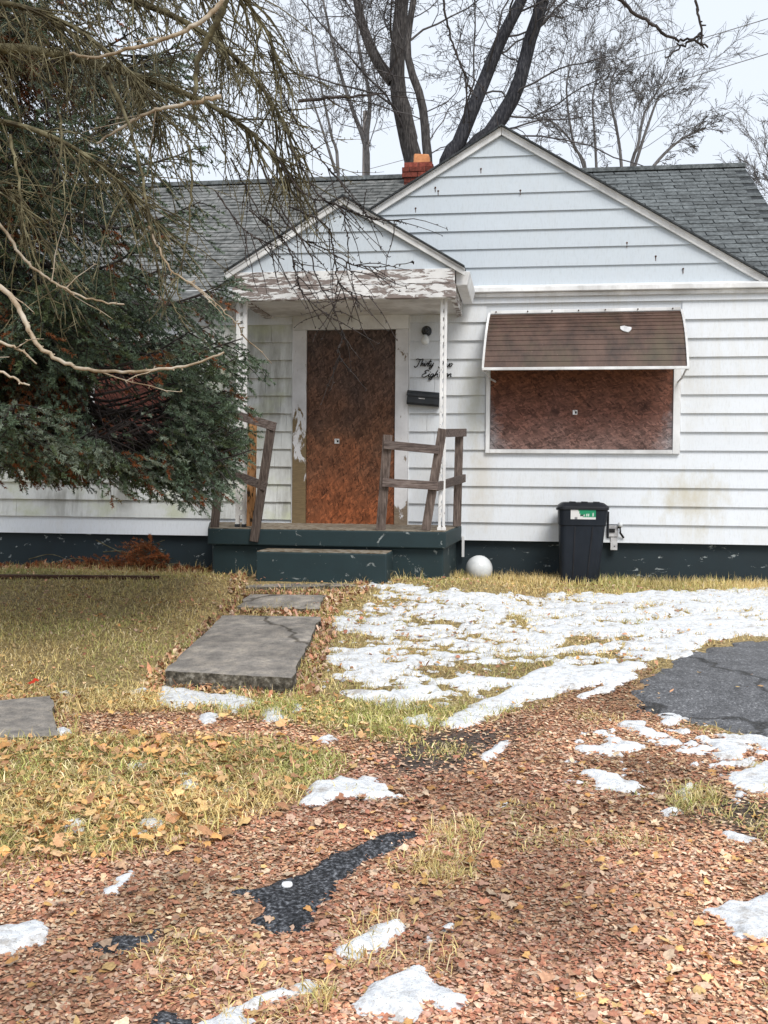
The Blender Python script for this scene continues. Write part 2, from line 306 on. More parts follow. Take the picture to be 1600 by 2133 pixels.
def awning_mat():
    m, ns, ls, b = newmat('brown_awning_slats')
    n = noise(ns, ls, coords(ns, ls, (2.2, 2.2, .9)), 2.5, 7, .7); r = ramp(ns, [(.3, (.025, .013, .009)), (.5, (.075, .039, .027)), (.72, (.125, .070, .050))]); ls.new(n, r.inputs[0])
    n2 = noise(ns, ls, coords(ns, ls, (1, 1, .6)), 2.4, 6, .65); r2 = ramp(ns, [(.5, (0, 0, 0)), (.72, (.75,)*3)]); ls.new(n2, r2.inputs[0])
    c = mixc(ns, ls, r2.outputs[0], r.outputs[0], (.075, .062, .030))
    n3 = noise(ns, ls, coords(ns, ls, (1, 1, .45)), 46, 4, .7); r3 = ramp(ns, [(.69, (0, 0, 0)), (.73, (.7,)*3)]); ls.new(n3, r3.inputs[0])
    c = mixc(ns, ls, r3.outputs[0], c, (.34, .28, .24))
    ls.new(c, b.inputs['Base Color']); b.inputs['Roughness'].default_value = .6; bump(ns, ls, b, n3, .2, .003); return m
M['awning'] = awning_mat()

# ------------------------------------------------------------------ mesh helpers
def new_mesh(name, verts, faces, col=None, smooth=False):
    verts = np.asarray(verts, np.float32); me = bpy.data.meshes.new(name)
    if isinstance(faces, np.ndarray):
        k = faces.shape[1]; nf = len(faces)
        me.vertices.add(len(verts)); me.vertices.foreach_set('co', verts.ravel())
        me.loops.add(nf*k); me.loops.foreach_set('vertex_index', faces.astype(np.int32).ravel())
        me.polygons.add(nf); me.polygons.foreach_set('loop_start', np.arange(0, nf*k, k, dtype=np.int32))
        me.update(calc_edges=True)
    else:
        me.from_pydata([tuple(map(float, v)) for v in verts], [], faces); me.update()
    if smooth: me.polygons.foreach_set('use_smooth', np.ones(len(me.polygons), bool))
    if col is not None:
        a = me.color_attributes.new('Col', 'FLOAT_COLOR', 'POINT'); c = np.ones((len(verts), 4), np.float32); c[:, :3] = col
        a.data.foreach_set('color', c.ravel())
    return me
def tag(o, label=None, cat=None, group=None, kind=None):
    for k, v in (('label', label), ('category', cat), ('group', group), ('kind', kind)):
        if v: o[k] = v
    return o
def root_loc(p):
    v = np.zeros(3)
    while p is not None: v = v + np.array(p.location); p = p.parent
    return v
def empty(name, loc, label, cat, group=None, kind=None):
    o = bpy.data.objects.new(name, None); C.objects.link(o); o.location = [float(a) for a in loc]; o.empty_display_size = .1
    return tag(o, label, cat, group, kind)
class MB:
    def __init__(s): s.v = []; s.f = []
    def add(s, vs, fs):
        n = len(s.v); s.v += [tuple(map(float, v)) for v in vs]; s.f += [tuple(i+n for i in f) for f in fs]; return s
    def box(s, a, b):
        x0, y0, z0 = a; x1, y1, z1 = b
        return s.hexa([(x0, y0, z0), (x1, y0, z0), (x1, y1, z0), (x0, y1, z0), (x0, y0, z1), (x1, y0, z1), (x1, y1, z1), (x0, y1, z1)])
    def hexa(s, p):                              # 4 lower corners anticlockwise from above, 4 upper
        return s.add(p, [(3, 2, 1, 0), (4, 5, 6, 7), (0, 1, 5, 4), (1, 2, 6, 5), (2, 3, 7, 6), (3, 0, 4, 7)])
    def plank(s, p, q, wdt, thk, face=(0, -1, 0)):
        """board from p to q, width across, thickness along face"""
        p = np.array(p, float); q = np.array(q, float); t = q-p; t /= np.linalg.norm(t)
        n = np.array(face, float); n -= t*(n@t); n /= np.linalg.norm(n); c = np.cross(t, n)
        a = c*wdt/2; b = n*thk/2
        return s.hexa([p-a-b, p+a-b, p+a+b, p-a+b, q-a-b, q+a-b, q+a+b, q-a+b])
    def tube(s, pts, r, n=6):
        pts = np.array(pts, float); r = np.broadcast_to(r, (len(pts),)); base = len(s.v)
        tg = np.gradient(pts, axis=0); tg /= np.linalg.norm(tg, axis=1)[:, None]+1e-12
        ref = np.array([0, 0, 1.]) if abs(tg.mean(0)[2]) < .8 else np.array([1., 0, 0])
        for i in range(len(pts)):
            u = np.cross(tg[i], ref); u /= np.linalg.norm(u)+1e-12; v = np.cross(tg[i], u)
            for k in range(n):
                a = 2*math.pi*k/n; s.v.append(tuple(pts[i]+r[i]*(u*math.cos(a)+v*math.sin(a))))
        for i in range(len(pts)-1):
            for k in range(n):
                k2 = (k+1) % n; s.f.append((base+i*n+k, base+i*n+k2, base+(i+1)*n+k2, base+(i+1)*n+k))
        s.f.append(tuple(base+k for k in range(n))[::-1]); s.f.append(tuple(base+(len(pts)-1)*n+k for k in range(n)))
        return s
    def lathe(s, prof, c, n=24, axis=(0, 0, 1)):
        ax = np.array(axis, float); ax /= np.linalg.norm(ax); ref = np.array([1., 0, 0]) if abs(ax[0]) < .9 else np.array([0, 1., 0])
        u = np.cross(ax, ref); u /= np.linalg.norm(u); v = np.cross(ax, u); base = len(s.v); c = np.array(c, float)
        for r, h in prof:
            for k in range(n):
                a = 2*math.pi*k/n; s.v.append(tuple(c+ax*h+r*(u*math.cos(a)+v*math.sin(a))))
        for i in range(len(prof)-1):
            for k in range(n):
                k2 = (k+1) % n; s.f.append((base+i*n+k, base+i*n+k2, base+(i+1)*n+k2, base+(i+1)*n+k))
        s.f.append(tuple(base+k for k in range(n))[::-1]); s.f.append(tuple(base+(len(prof)-1)*n+k for k in range(n)))
        return s
    def build(s, name, mat, parent=None, label=None, cat=None, group=None, kind=None, smooth=False, bevel=0, loc=None):
        v = np.array(s.v)
        if parent is not None: o0 = root_loc(parent)
        else: o0 = np.array(loc) if loc is not None else np.array([(v[:, 0].min()+v[:, 0].max())/2, (v[:, 1].min()+v[:, 1].max())/2, v[:, 2].min()])
        me = new_mesh(name, v-o0, s.f, smooth=smooth); me.materials.append(mat)
        o = bpy.data.objects.new(name, me); C.objects.link(o)
        if parent is not None: o.parent = parent
        else: o.location = o0
        if bevel:
            b = o.modifiers.new('bevel', 'BEVEL'); b.width = bevel; b.segments = 2; b.limit_method = 'ANGLE'
        return tag(o, label, cat, group, kind)
def arr_obj(name, verts, faces, mat, parent=None, col=None, smooth=False, loc=(0, 0, 0), **kw):
    o0 = root_loc(parent) if parent is not None else np.array(loc, float)
    me = new_mesh(name, np.asarray(verts)-o0, faces, col, smooth); me.materials.append(mat)
    o = bpy.data.objects.new(name, me); C.objects.link(o)
    if parent is not None: o.parent = parent
    else: o.location = o0
    return tag(o, **kw)
class Twigs:
    """many tapering tubes joined in one mesh; polylines are stored by their number of points"""
    def __init__(s): s.b = {}
    def add(s, pts, rad, n=4): s.b.setdefault((len(pts), n), []).append((pts, rad))
    def arrays(s):
        V = []; Fc = []; off = 0
        for (P, n), L in s.b.items():
            p = np.array([a for a, _ in L], float); r = np.array([np.broadcast_to(b, (P,)) for _, b in L], float)
            t = np.gradient(p, axis=1); t /= np.linalg.norm(t, axis=2, keepdims=True)+1e-12
            mt = p[:, -1]-p[:, 0]; mt /= np.linalg.norm(mt, axis=1, keepdims=True)+1e-12
            ref = np.where((np.abs(mt[:, 2:3]) > .75), np.array([[1., .1, 0]]), np.array([[.05, .05, 1.]]))[:, None, :]
            u = np.cross(t, np.broadcast_to(ref, t.shape)); u /= np.linalg.norm(u, axis=2, keepdims=True)+1e-12
            v = np.cross(t, u); a = np.arange(n)*2*math.pi/n
            ring = p[:, :, None, :] + r[:, :, None, None]*(u[:, :, None, :]*np.cos(a)[None, None, :, None] + v[:, :, None, :]*np.sin(a)[None, None, :, None])
            N_ = len(L); V.append(ring.reshape(-1, 3))
            idx = np.arange(N_*P*n).reshape(N_, P, n)+off
            a0 = idx[:, :-1, :]; b0 = idx[:, 1:, :]
            q = np.stack([a0, np.roll(a0, -1, 2), np.roll(b0, -1, 2), b0], -1).reshape(-1, 4); Fc.append(q); off += N_*P*n
        return np.concatenate(V), np.concatenate(Fc)
    def build(s, name, mat, parent=None, **kw):
        V, Fc = s.arrays(); return arr_obj(name, V, Fc, mat, parent, smooth=True, **kw)
def unit(v): v = np.asarray(v, float); return v/(np.linalg.norm(v)+1e-12)
def smooth_path(pts, n):
    """Catmull-Rom through pts, n points"""
    p = np.array(pts, float); p = np.vstack([2*p[0]-p[1], p, 2*p[-1]-p[-2]]); out = []
    for t in np.linspace(0, len(p)-3-1e-6, n):
        i = int(t); f = t-i; a, b, c, e = p[i:i+4]
        out.append(.5*((2*b)+(-a+c)*f+(2*a-5*b+4*c-e)*f*f+(-a+3*b-3*c+e)*f**3))
    return np.array(out)

# ------------------------------------------------------------------ zones of the yard
Z = {}
Z['litter'] = poly_g([(-400, 2400), (-400, 1830), (0, 1800), (250, 1780), (420, 1745), (560, 1690), (640, 1640), (720, 1585), (520, 1545), (300, 1540), (60, 1545), (90, 1480), (420, 1478), (640, 1510), (800, 1545), (930, 1515), (1130, 1465), (1330, 1392), (1340, 1470), (1480, 1530), (1600, 1550), (2000, 1560), (2200, 2400)])
Z['mud'] = poly_g([(800, 1560), (870, 1530), (980, 1515), (1080, 1505), (1060, 1560), (960, 1610), (850, 1620), (790, 1600)])
Z['mud2'] = poly_g([(1420, 1690), (1450, 1660), (1530, 1655), (1640, 1680), (1600, 1750), (1500, 1725)])
Z['drive'] = poly_g([(1318, 1452), (1340, 1425), (1392, 1390), (1440, 1362), (1500, 1344), (1600, 1332), (1800, 1310), (2150, 1290), (2300, 1600), (1750, 1565), (1600, 1538), (1545, 1528), (1480, 1510), (1390, 1497), (1345, 1480)])
Z['patch'] = poly_g([(495, 1862), (570, 1835), (640, 1815), (700, 1775), (745, 1755), (800, 1740), (872, 1725), (880, 1738), (850, 1758), (800, 1790), (765, 1802), (712, 1842), (690, 1880), (660, 1922), (600, 1956), (560, 1950), (535, 1915), (525, 1885)])
Z['patch2'] = poly_g([(205, 1972), (260, 1948), (300, 1948), (322, 1932), (342, 1936), (325, 1955), (290, 1970), (245, 1984)])
Z['patch3'] = poly_g([(300, 2120), (330, 2105), (420, 2118), (400, 2150), (310, 2150)])
SA, SB, SC = [(342, 1430), (608, 1450), (668, 1300), (466, 1297)], [(494, 1273), (664, 1278), (678, 1248), (520, 1246)], [(512, 1231), (742, 1229), (735, 1198), (524, 1198)]
SD = [(-260, 1556), (122, 1546), (108, 1464), (-200, 1490)]
for k_, P_s in zip(('slab_a', 'slab_b', 'slab_c', 'slab_left'), (SA, SB, SC, SD)): Z[k_] = poly_g(P_s)
SNOW = [
 ('field', [(735, 1216), (800, 1214), (900, 1226), (1000, 1236), (1160, 1238), (1300, 1238), (1450, 1230), (1600, 1226), (1900, 1222), (1900, 1300), (1600, 1328), (1540, 1326), (1450, 1350), (1400, 1376), (1340, 1388), (1280, 1372), (1300, 1340), (1240, 1326), (1180, 1330), (1120, 1362), (1000, 1366), (900, 1336), (820, 1316), (730, 1300), (715, 1272), (790, 1250)]),
 ('patchy', [(680, 1430), (700, 1285), (830, 1290), (1000, 1340), (1130, 1360), (1330, 1330), (1340, 1390), (1100, 1450), (980, 1475), (820, 1475)]),
 ('sparse', [(1230, 1500), (1400, 1490), (1600, 1540), (1640, 1680), (1480, 1670), (1200, 1660), (1180, 1600)]),
 ('solid', [(918, 1512), (985, 1472), (1040, 1450), (1085, 1425), (1110, 1402), (1170, 1388), (1250, 1388), (1330, 1383), (1322, 1408), (1240, 1428), (1160, 1445), (1090, 1462), (1020, 1492), (960, 1517)]),
 ('solid', [(1205, 1450), (1260, 1428), (1330, 1398), (1325, 1412), (1280, 1432), (1215, 1456)]),
 ('solid', [(825, 1445), (880, 1424), (908, 1434), (880, 1450), (850, 1458)]),
 ('solid', [(838, 1498), (890, 1490), (905, 1500), (890, 1512), (845, 1508)]),
 ('solid', [(320, 1466), (335, 1434), (430, 1447), (520, 1452), (546, 1470), (490, 1484), (440, 1472), (380, 1474), (340, 1470)]),
 ('solid', [(415, 1500), (428, 1486), (450, 1490), (440, 1510), (420, 1512)]), ('solid', [(550, 1495), (560, 1472), (590, 1478), (580, 1490), (598, 1500), (560, 1504)]),
 ('solid', [(608, 1472), (620, 1462), (632, 1474), (620, 1484)]), ('solid', [(668, 1540), (685, 1530), (694, 1540), (680, 1548)]),
 ('solid', [(262, 1442), (300, 1434), (316, 1440), (280, 1450)]), ('solid', [(120, 1445), (150, 1440), (156, 1450), (130, 1454)]), ('solid', [(110, 1525), (138, 1517), (140, 1528), (120, 1534)]),
 ('solid', [(612, 1676), (660, 1630), (720, 1622), (800, 1640), (832, 1658), (760, 1668), (700, 1664), (650, 1682)]),
 ('clump', [(742, 1634), (752, 1618), (780, 1622), (786, 1636), (762, 1642)]),
 ('clump', [(126, 1716), (150, 1704), (178, 1706), (168, 1730), (140, 1738)]), ('clump', [(288, 1712), (332, 1706), (336, 1722), (318, 1734)]), ('clump', [(270, 1738), (300, 1730), (300, 1746), (278, 1750)]),
 ('clump', [(210, 1864), (240, 1836), (272, 1816), (270, 1844), (228, 1868)]), ('clump', [(384, 1632), (404, 1624), (408, 1638), (390, 1644)]), ('clump', [(366, 1612), (388, 1606), (392, 1618), (372, 1622)]),
 ('clump', [(468, 1644), (482, 1638), (488, 1648), (474, 1652)]), ('clump', [(260, 1596), (300, 1588), (304, 1600), (270, 1604)]), ('clump', [(230, 1616), (244, 1612), (244, 1628), (232, 1630)]),
 ('solid', [(-200, 1960), (0, 1932), (70, 1922), (106, 1942), (88, 1966), (0, 1992), (-200, 2030)]),
 ('solid', [(420, 2150), (480, 2095), (560, 2076), (640, 2050), (664, 2058), (580, 2086), (500, 2108), (520, 2126), (470, 2160)]),
 ('solid', [(735, 2098), (790, 2042), (868, 2018), (890, 2050), (952, 2088), (930, 2102), (885, 2092), (858, 2132), (810, 2118)]),
 ('solid', [(718, 1982), (778, 1942), (832, 1928), (812, 1956), (760, 1988)]), ('clump', [(876, 1952), (900, 1942), (908, 1956), (885, 1962)]), ('clump', [(915, 1932), (940, 1926), (944, 1942), (922, 1946)]),
 ('solid', [(1218, 1612), (1240, 1604), (1300, 1622), (1356, 1640), (1320, 1652), (1262, 1640)]), ('clump', [(1368, 1692), (1416, 1682), (1418, 1694), (1386, 1702)]),
 ('clump', [(1406, 1656), (1436, 1630), (1450, 1634), (1430, 1660)]), ('solid', [(1504, 1612), (1560, 1602), (1700, 1600), (1700, 1660), (1600, 1652), (1540, 1642)]),
 ('clump', [(1256, 1558), (1320, 1544), (1344, 1558), (1290, 1568)]), ('clump', [(1280, 1508), (1310, 1506), (1372, 1528), (1360, 1540), (1310, 1522)]),
 ('solid', [(1472, 1548), (1530, 1536), (1556, 1550), (1548, 1584), (1482, 1582), (1500, 1566)]), ('solid', [(1560, 1544), (1700, 1550), (1700, 1572), (1600, 1562)]),
 ('clump', [(1498, 1736), (1520, 1732), (1582, 1748), (1550, 1760), (1510, 1752)]),
 ('solid', [(1486, 1902), (1530, 1882), (1600, 1866), (1750, 1850), (1750, 1990), (1600, 1960), (1540, 1954), (1530, 1924)]),
 ('clump', [(996, 1580), (1040, 1548), (1060, 1544), (1046, 1566), (1012, 1588)]), ('clump', [(1034, 1674), (1052, 1668), (1056, 1678), (1040, 1682)]),
 ('clump', [(628, 1262), (640, 1258), (644, 1268), (632, 1272)]), ('clump', [(640, 1190), (690, 1192), (700, 1200), (660, 1202)]),
]
SNOW = [(k, poly_g(p)) for k, p in SNOW]
def snow_field(x, y):
    f = np.full(x.shape, -1.0)
    n1 = fbm(x*7, y*7, 21, 4)-.5; n2 = .5*fbm(x*2.6, y*5.0, 33, 5)+.5*fbm(x*8, y*15, 36, 3); n3 = fbm(x*22, y*22, 41, 3)-.5
    # snow lies thinner towards the walk, so the lawn shows through there
    thin = np.clip((.9-x)/2.6, 0, 1)
    for k, P in SNOW:
        c = (x > P[:, 0].min()-.3) & (x < P[:, 0].max()+.3) & (y > P[:, 1].min()-.3) & (y < P[:, 1].max()+.3)
        if not c.any(): continue
        s = sdist(x[c], y[c], P)
        if k == 'field': v = np.minimum(s+n1[c]*.30+n3[c]*.10, .030+(n2[c]-.445-.185*thin[c])*.32+n3[c]*.20)
        elif k == 'patchy': v = np.minimum(s+.03, (n2[c]-.505)*.34+n3[c]*.13)
        elif k == 'sparse': v = np.minimum(s+.03, (n2[c]-.60)*.30+n3[c]*.12)
        elif k == 'clump': v = s*.8+.006+n3[c]*.03+n1[c]*.02
        else: v = np.minimum(s, .06)+.012+n1[c]*.08+n3[c]*.075
        f[c] = np.maximum(f[c], v)
    return f
def inz(x, y, k): return sdist(x, y, Z[k])

# ------------------------------------------------------------------ ground sheet
def ground():
    xs = np.concatenate([[-300, -120, -50, -25, -14], np.arange(-9, 6.01, .045), [9, 14, 25, 50, 120, 300]])
    ys = np.concatenate([[-60, -30, -18, -13], np.arange(-10.8, .61, .045), [1.5, 5, 12, 25, 60, 150, 400]])
    X, Y = np.meshgrid(xs, ys); x = X.ravel(); y = Y.ravel(); z = gz(x, y)
    # the drive and the slabs are let in a little
    lit = np.clip(inz(x, y, 'litter')/.25+.5, 0, 1); md = np.clip(np.maximum(inz(x, y, 'mud'), inz(x, y, 'mud2'))/.3+.6, 0, 1)
    n = fbm(x*1.3, y*1.3, 9); soil = np.array([.24, .18, .09]); tan = np.array([.42, .32, .15])
    base = soil+(tan-soil)*n[:, None]
    c = base*(1-lit[:, None]) + lit[:, None]*np.array([.36, .20, .125])*(.7+.6*fbm(x*2, y*2, 14))[:, None]
    c = c*(1-md[:, None]) + md[:, None]*np.array([.10, .078, .066])
    sink = np.clip(np.maximum.reduce([inz(x, y, k) for k in ('drive',)])/.06, 0, 1)
    z = z-.02*sink
    nx = len(xs); i = np.arange(len(ys)-1)[:, None]*nx+np.arange(nx-1)[None, :]
    f = np.stack([i, i+1, i+1+nx, i+nx], -1).reshape(-1, 4)
    return arr_obj('ground', np.stack([x, y, z], 1), f, M['ground'], col=c, smooth=True, kind='structure', label='sloping front lawn of thin winter grass and bare soil', cat='lawn')
GROUND = ground()
def sheet(name, P, mat, lift, label, cat, step=.06, rough=.03, kind='structure', edge=.0):
    """an irregular sheet on the ground cut along polygon P"""
    x0, y0 = P.min(0)-.1; x1, y1 = P.max(0)+.1
    X, Y = np.meshgrid(np.arange(x0, x1, step), np.arange(y0, y1, step)); x = X.ravel(); y = Y.ravel()
    f = sdist(x, y, P)+(fbm(x*9, y*9, 77, 4)-.5)*rough*2
    z = gz(x, y)+np.clip(f*.5, -.03, lift)
    nx = X.shape[1]; i = (np.arange(X.shape[0]-1)[:, None]*nx+np.arange(nx-1)[None, :]).ravel()
    q = np.stack([i, i+1, i+1+nx, i+nx], 1); keep = f[q].max(1) > -.05; q = q[keep]
    u, inv = np.unique(q.ravel(), return_inverse=True)
    return arr_obj(name, np.stack([x, y, z], 1)[u], inv.reshape(-1, 4), mat, smooth=True, kind=kind, label=label, cat=cat)
sheet('driveway', Z['drive'], M['asphalt'], .006, 'grey asphalt driveway edge coming in from the right', 'driveway', .035, .16)
sheet('asphalt_patch', Z['patch'], M['gravel'], .012, 'long dark crumbled asphalt showing through the leaves in the foreground', 'asphalt patch', .015, .07)
sheet('asphalt_patch', Z['patch2'], M['gravel'], .010, 'small dark asphalt spot in leaves near the lower left', 'asphalt patch', .015, .07)
sheet('asphalt_patch', Z['patch3'], M['gravel'], .010, 'dark asphalt spot at the bottom edge beside the snow streak', 'asphalt patch', .015, .07)

# ------------------------------------------------------------------ concrete walk
walk = empty('walkway', (*at_g(560, 1330)[:2], -.2), 'cracked concrete walk of separate slabs leading to the porch step', 'walkway', kind='structure')
def slab(corners, top_dz, thick, name='slab', parent=walk, sub=True):
    """corner sight lines on the ground; first two are the front edge"""
    P = poly_g(corners); c = P.mean(0)
    n = 14; T = []
    for j in range(n+1):
        for i in range(n+1):
            a, b = i/n, j/n
            p = (P[0]*(1-a)+P[1]*a)*(1-b) + (P[3]*(1-a)+P[2]*a)*b
            e = min(a, 1-a, b, 1-b)
            off = (vnoise(np.array([p[0]*14]), np.array([p[1]*14]), 8)[0]-.5)*.03 if e < .01 else 0
            # a straight inclined plane: slabs do not follow the bumps
            z = sum(wt_*zz for wt_, zz in zip(((1-a)*(1-b), a*(1-b), a*b, (1-a)*b), zc4(P)))
            T.append((p[0]+off, p[1]+off, z+top_dz-(0.006 if e < .01 else 0)))
    T = np.array(T); B = T.copy(); B[:, 2] -= thick
    idx = lambda i, j: j*(n+1)+i
    fs = [(idx(i, j), idx(i+1, j), idx(i+1, j+1), idx(i, j+1)) for j in range(n) for i in range(n)]
    mb = MB(); mb.add(T, fs); o = mb.build(name, M['concrete'], parent)
    rim = [idx(i, 0) for i in range(n)]+[idx(n, j) for j in range(n)]+[idx(i, n) for i in range(n, 0, -1)]+[idx(0, j) for j in range(n, 0, -1)]
    sv = []; nr = len(rim)
    for lv in range(4):
        for k in rim:
            j = (rng.random(3)-.5)*.02 if lv in (1, 2) else np.zeros(3)
            sv.append(T[k]*(1-lv/3)+B[k]*lv/3+j)
    sf = [(l*nr+k, l*nr+(k+1) % nr, (l+1)*nr+(k+1) % nr, (l+1)*nr+k)[::-1] for l in range(3) for k in range(nr)]
    MB().add(sv, sf).build('broken_edge', M['concrete_edge'], o)
    return o
def zc4(P): return [float(np.interp(-p[1], [0, 1.5, 3.0, 4.9, 6.0, 9.0], [-.015, -.03, -.12, -.28, -.34, -.40])+base_rise(p[0], p[1])) for p in P]
slab(SA, .085, .20)
slab(SB, .045, .12)
slab(SC, .045, .12)
slab(SD, .02, .12)

# ------------------------------------------------------------------ snow
def snow():
    V = []; Fc = []; off = 0
    for (x0, x1, y0, y1, st) in ((-3.4, 1.6, -9.3, -5.5, .016), (-4.2, 4.6, -5.5, .0, .026)):
        X, Y = np.meshgrid(np.arange(x0, x1, st), np.arange(y0, y1+st, st)); x = X.ravel(); y = Y.ravel()
        f = snow_field(x, y)
        h = np.clip(f*.55, -.03, .020)+np.where(f > 0, .012*(fbm(x*12, y*12, 55)-.4), 0)
        z = gz(x, y)+h
        nx = X.shape[1]; i = (np.arange(X.shape[0]-1)[:, None]*nx+np.arange(nx-1)[None, :]).ravel()
        q = np.stack([i, i+1, i+1+nx, i+nx], 1); q = q[f[q].max(1) > -.03]
        u, inv = np.unique(q.ravel(), return_inverse=True)
        V.append(np.stack([x, y, z], 1)[u]); Fc.append(inv.reshape(-1, 4)+off); off += len(u)
    return arr_obj('snow', np.concatenate(V), np.concatenate(Fc), M['snow'], smooth=True, kind='stuff', label='thin melting snow in a field and scattered patches on the lawn', cat='snow')
snow()

# ------------------------------------------------------------------ house
def WZ(px, py, Y=0.0): return at_y(px, py, Y)
ys_c = [669, 707, 746, 783, 823, 860, 898, 938, 977, 1013, 1053, 1093, 1130]
zz = np.array([WZ(1260, y)[2] for y in ys_c])[::-1]
PT, Z0 = np.polyfit(np.arange(len(zz)), zz, 1)               # siding exposure and lowest edge
XL, XR = -8.2, 4.3
house = empty('house', (0, 3.5, 0), 'boarded-up white one-storey house with pale blue gables and dark teal foundation', 'house')
ZE = float(WZ(1300, 597)[2])                                  # ledge under the gable
DEP = 7.6; RY = 3.8                                           # depth of the house, ridge
pL = at_y(640, 378, RY); pR = at_y(1550, 345, RY); ZR = float((pL[2]+pR[2])/2); XRR = float(pR[0]+.0)
EY = .03; ZEV = ZE+.03
SL = (ZR-ZEV)/(RY-EY)
wall = MB().box((XL, .0, Z0+.01), (XR-.35, DEP-.0, ZE+.05)).build('wall', M['siding'], house)
# windows and door openings measured on the wall plane
def rect(px0, py0, px1, py1, Y=0.0):
    a = WZ(px0, (py0+py1)/2, Y); b = WZ(px1, (py0+py1)/2, Y); c = WZ((px0+px1)/2, py0, Y); e = WZ((px0+px1)/2, py1, Y)
    return float(a[0]), float(b[0]), float(e[2]), float(c[2])          # x0, x1, z0, z1
RW = rect(1013, 662, 1417, 945); DR = rect(612, 652, 851, 1092); LW = rect(176, 700, 372, 952)
def board(x0, x1, z0, z1, mat, parent, Y=0.0, xt0=None, xt1=None, sag=0.0, name='siding_board'):
    xt0 = x0 if xt0 is None else xt0; xt1 = x1 if xt1 is None else xt1
    yb, yt = Y-(.026 if mat is M['siding_blue'] else .036)+random.uniform(-.002, .002), Y-.006
    s = random.uniform(-sag, sag); mb = MB()
    mb.hexa([(x0, yb, z0), (x1, yb, z0+s), (x1, Y-.0025, z0+s), (x0, Y-.0025, z0), (xt0, yt, z1), (xt1, yt, z1+s), (xt1, Y-.0025, z1+s), (xt0, Y-.0025, z1)])
    return mb.build(name, mat, parent)
NC = int((ZE-Z0)/PT)+1
for k in range(NC):
    z0 = Z0+k*PT; z1 = min(z0+PT+.012, ZE+.03)
    segs = [(XL, XR-.35)]
    for (a, b, c, e) in (RW, DR, LW):
        if e > z0+.03 and c < z0+PT-.062:
            segs = [s for (p, q) in segs for s in ((p, min(q, a-.004)), (max(p, b+.004), q)) if s[1]-s[0] > .02]
    for (p, q) in segs:
        left = q < DR[0]+.05; bay = p > DR[0] and q < RW[0]+.05
        cuts = [p]
        if left: cuts += sorted(random.uniform(p+.3, q-.2) for _ in range(int((q-p)/1.3))) if q-p > 1 else []
        elif bay or p < DR[1]+.1: cuts += [x for x in (DR[1]+random.uniform(.18, .5),) if x < q-.1] if k < 9 else []
        if left and k < 10: cuts = sorted(cuts+[DR[0]-random.uniform(.06, .40)])
        cuts = [c for c in cuts if c < q-.05]+[q]
        for a, b in zip(cuts[:-1], cuts[1:]):
            if b-a < .03: continue
            board(a+.0015, b-.0015, z0, z1, M['siding_dirty'] if (left and (k < 12)) else M['siding'], wall, sag=.002)
FY = .035
MB().box((XL, FY, -.5), (XR-.35, FY+.3, Z0+.02)).build('foundation', M['foundation'], house)
# --- gable of the right-hand front
ap = WZ(1045, 283); rf = WZ(1600, 590)
GX, GZ = float(ap[0]), float(ap[2]); GS = .60; GB = ZE+.03
gw = (GZ-GB)/GS
gable = MB()
gable.add([(GX-gw-.05, .004, GB), (GX+gw+.05, .004, GB), (GX, .004, GZ), (GX-gw-.05, RY, GB), (GX+gw+.05, RY, GB), (GX, RY, GZ)],
          [(0, 1, 2), (5, 4, 3), (0, 3, 4, 1), (1, 4, 5, 2), (2, 5, 3, 0)])
gable = gable.build('gable', M['siding_blue'], house)
k = 0
while GB+k*PT < GZ-.03:
    z0 = GB+k*PT; z1 = min(z0+PT+.012, GZ)
    a = (GZ-z0)/GS; b = max((GZ-z1)/GS, .002)
    board(GX-a, GX+a, z0, z1, M['siding_blue'], gable, Y=-.012, xt0=GX-b, xt1=GX+b, sag=.003); k += 1
# rusty nail heads on the gable boards
for (px, py) in ((1002, 352), (1084, 397), (1306, 506), (1366, 534), (1423, 560), (907, 391), (913, 398), (866, 434)):
    p = WZ(px, py, -.030); mb = MB(); mb.lathe([(.010, 0), (.011, .006), (.006, .012)], p, 8, (0, -1, 0))
    mb.box((p[0]-.004, -.0375, p[2]-.05), (p[0]+.004, -.034, p[2])); mb.build('nail_head', M['timber'], gable)
# ledge and gutter below the gable
led = MB()
xl = float(WZ(985, 600)[0])
led.hexa([(xl, -.12, ZE-.055), (XR, -.12, ZE-.055), (XR, -.02, ZE-.055), (xl, -.02, ZE-.055), (xl, -.12, ZE), (XR, -.12, ZE), (XR, -.026, ZE+.035), (xl, -.026, ZE+.035)])
led.build('ledge', M['trim'], house, bevel=.006)
MB().box((xl, -.065, ZE-.10), (XR-.35, -.028, ZE-.058)).build('frieze_board', M['trim'], house, bevel=.004)
def rake(x0, z0, x1, z1, Y, parent, wdt=.072, thk=.03, name='rake_trim'):
    """white trim along a roof slope, hung below the line from (x0,z0) to (x1,z1)"""
    dz = wdt*math.hypot(x1-x0, z1-z0)/abs(x1-x0); mb = MB(); a, b = (x0, z0), (x1, z1)
    if x1 < x0: a, b = b, a
    mb.hexa([(a[0], Y-thk, a[1]-dz), (b[0], Y-thk, b[1]-dz), (b[0], Y, b[1]-dz), (a[0], Y, a[1]-dz), (a[0], Y-thk, a[1]), (b[0], Y-thk, b[1]), (b[0], Y, b[1]), (a[0], Y, a[1])])
    mb.build(name, M['trim'], parent, bevel=.004)
    mb = MB(); o = .012; dd = dz*.28
    mb.hexa([(a[0], Y-thk-o, a[1]-dd), (b[0], Y-thk-o, b[1]-dd), (b[0], Y-thk-.001, b[1]-dd), (a[0], Y-thk-.001, a[1]-dd), (a[0], Y-thk-o, a[1]-.002), (b[0], Y-thk-o, b[1]-.002), (b[0], Y-thk-.001, b[1]-.002), (a[0], Y-thk-.001, a[1]-.002)])
    mb.build('rake_moulding', M['trim'], parent)
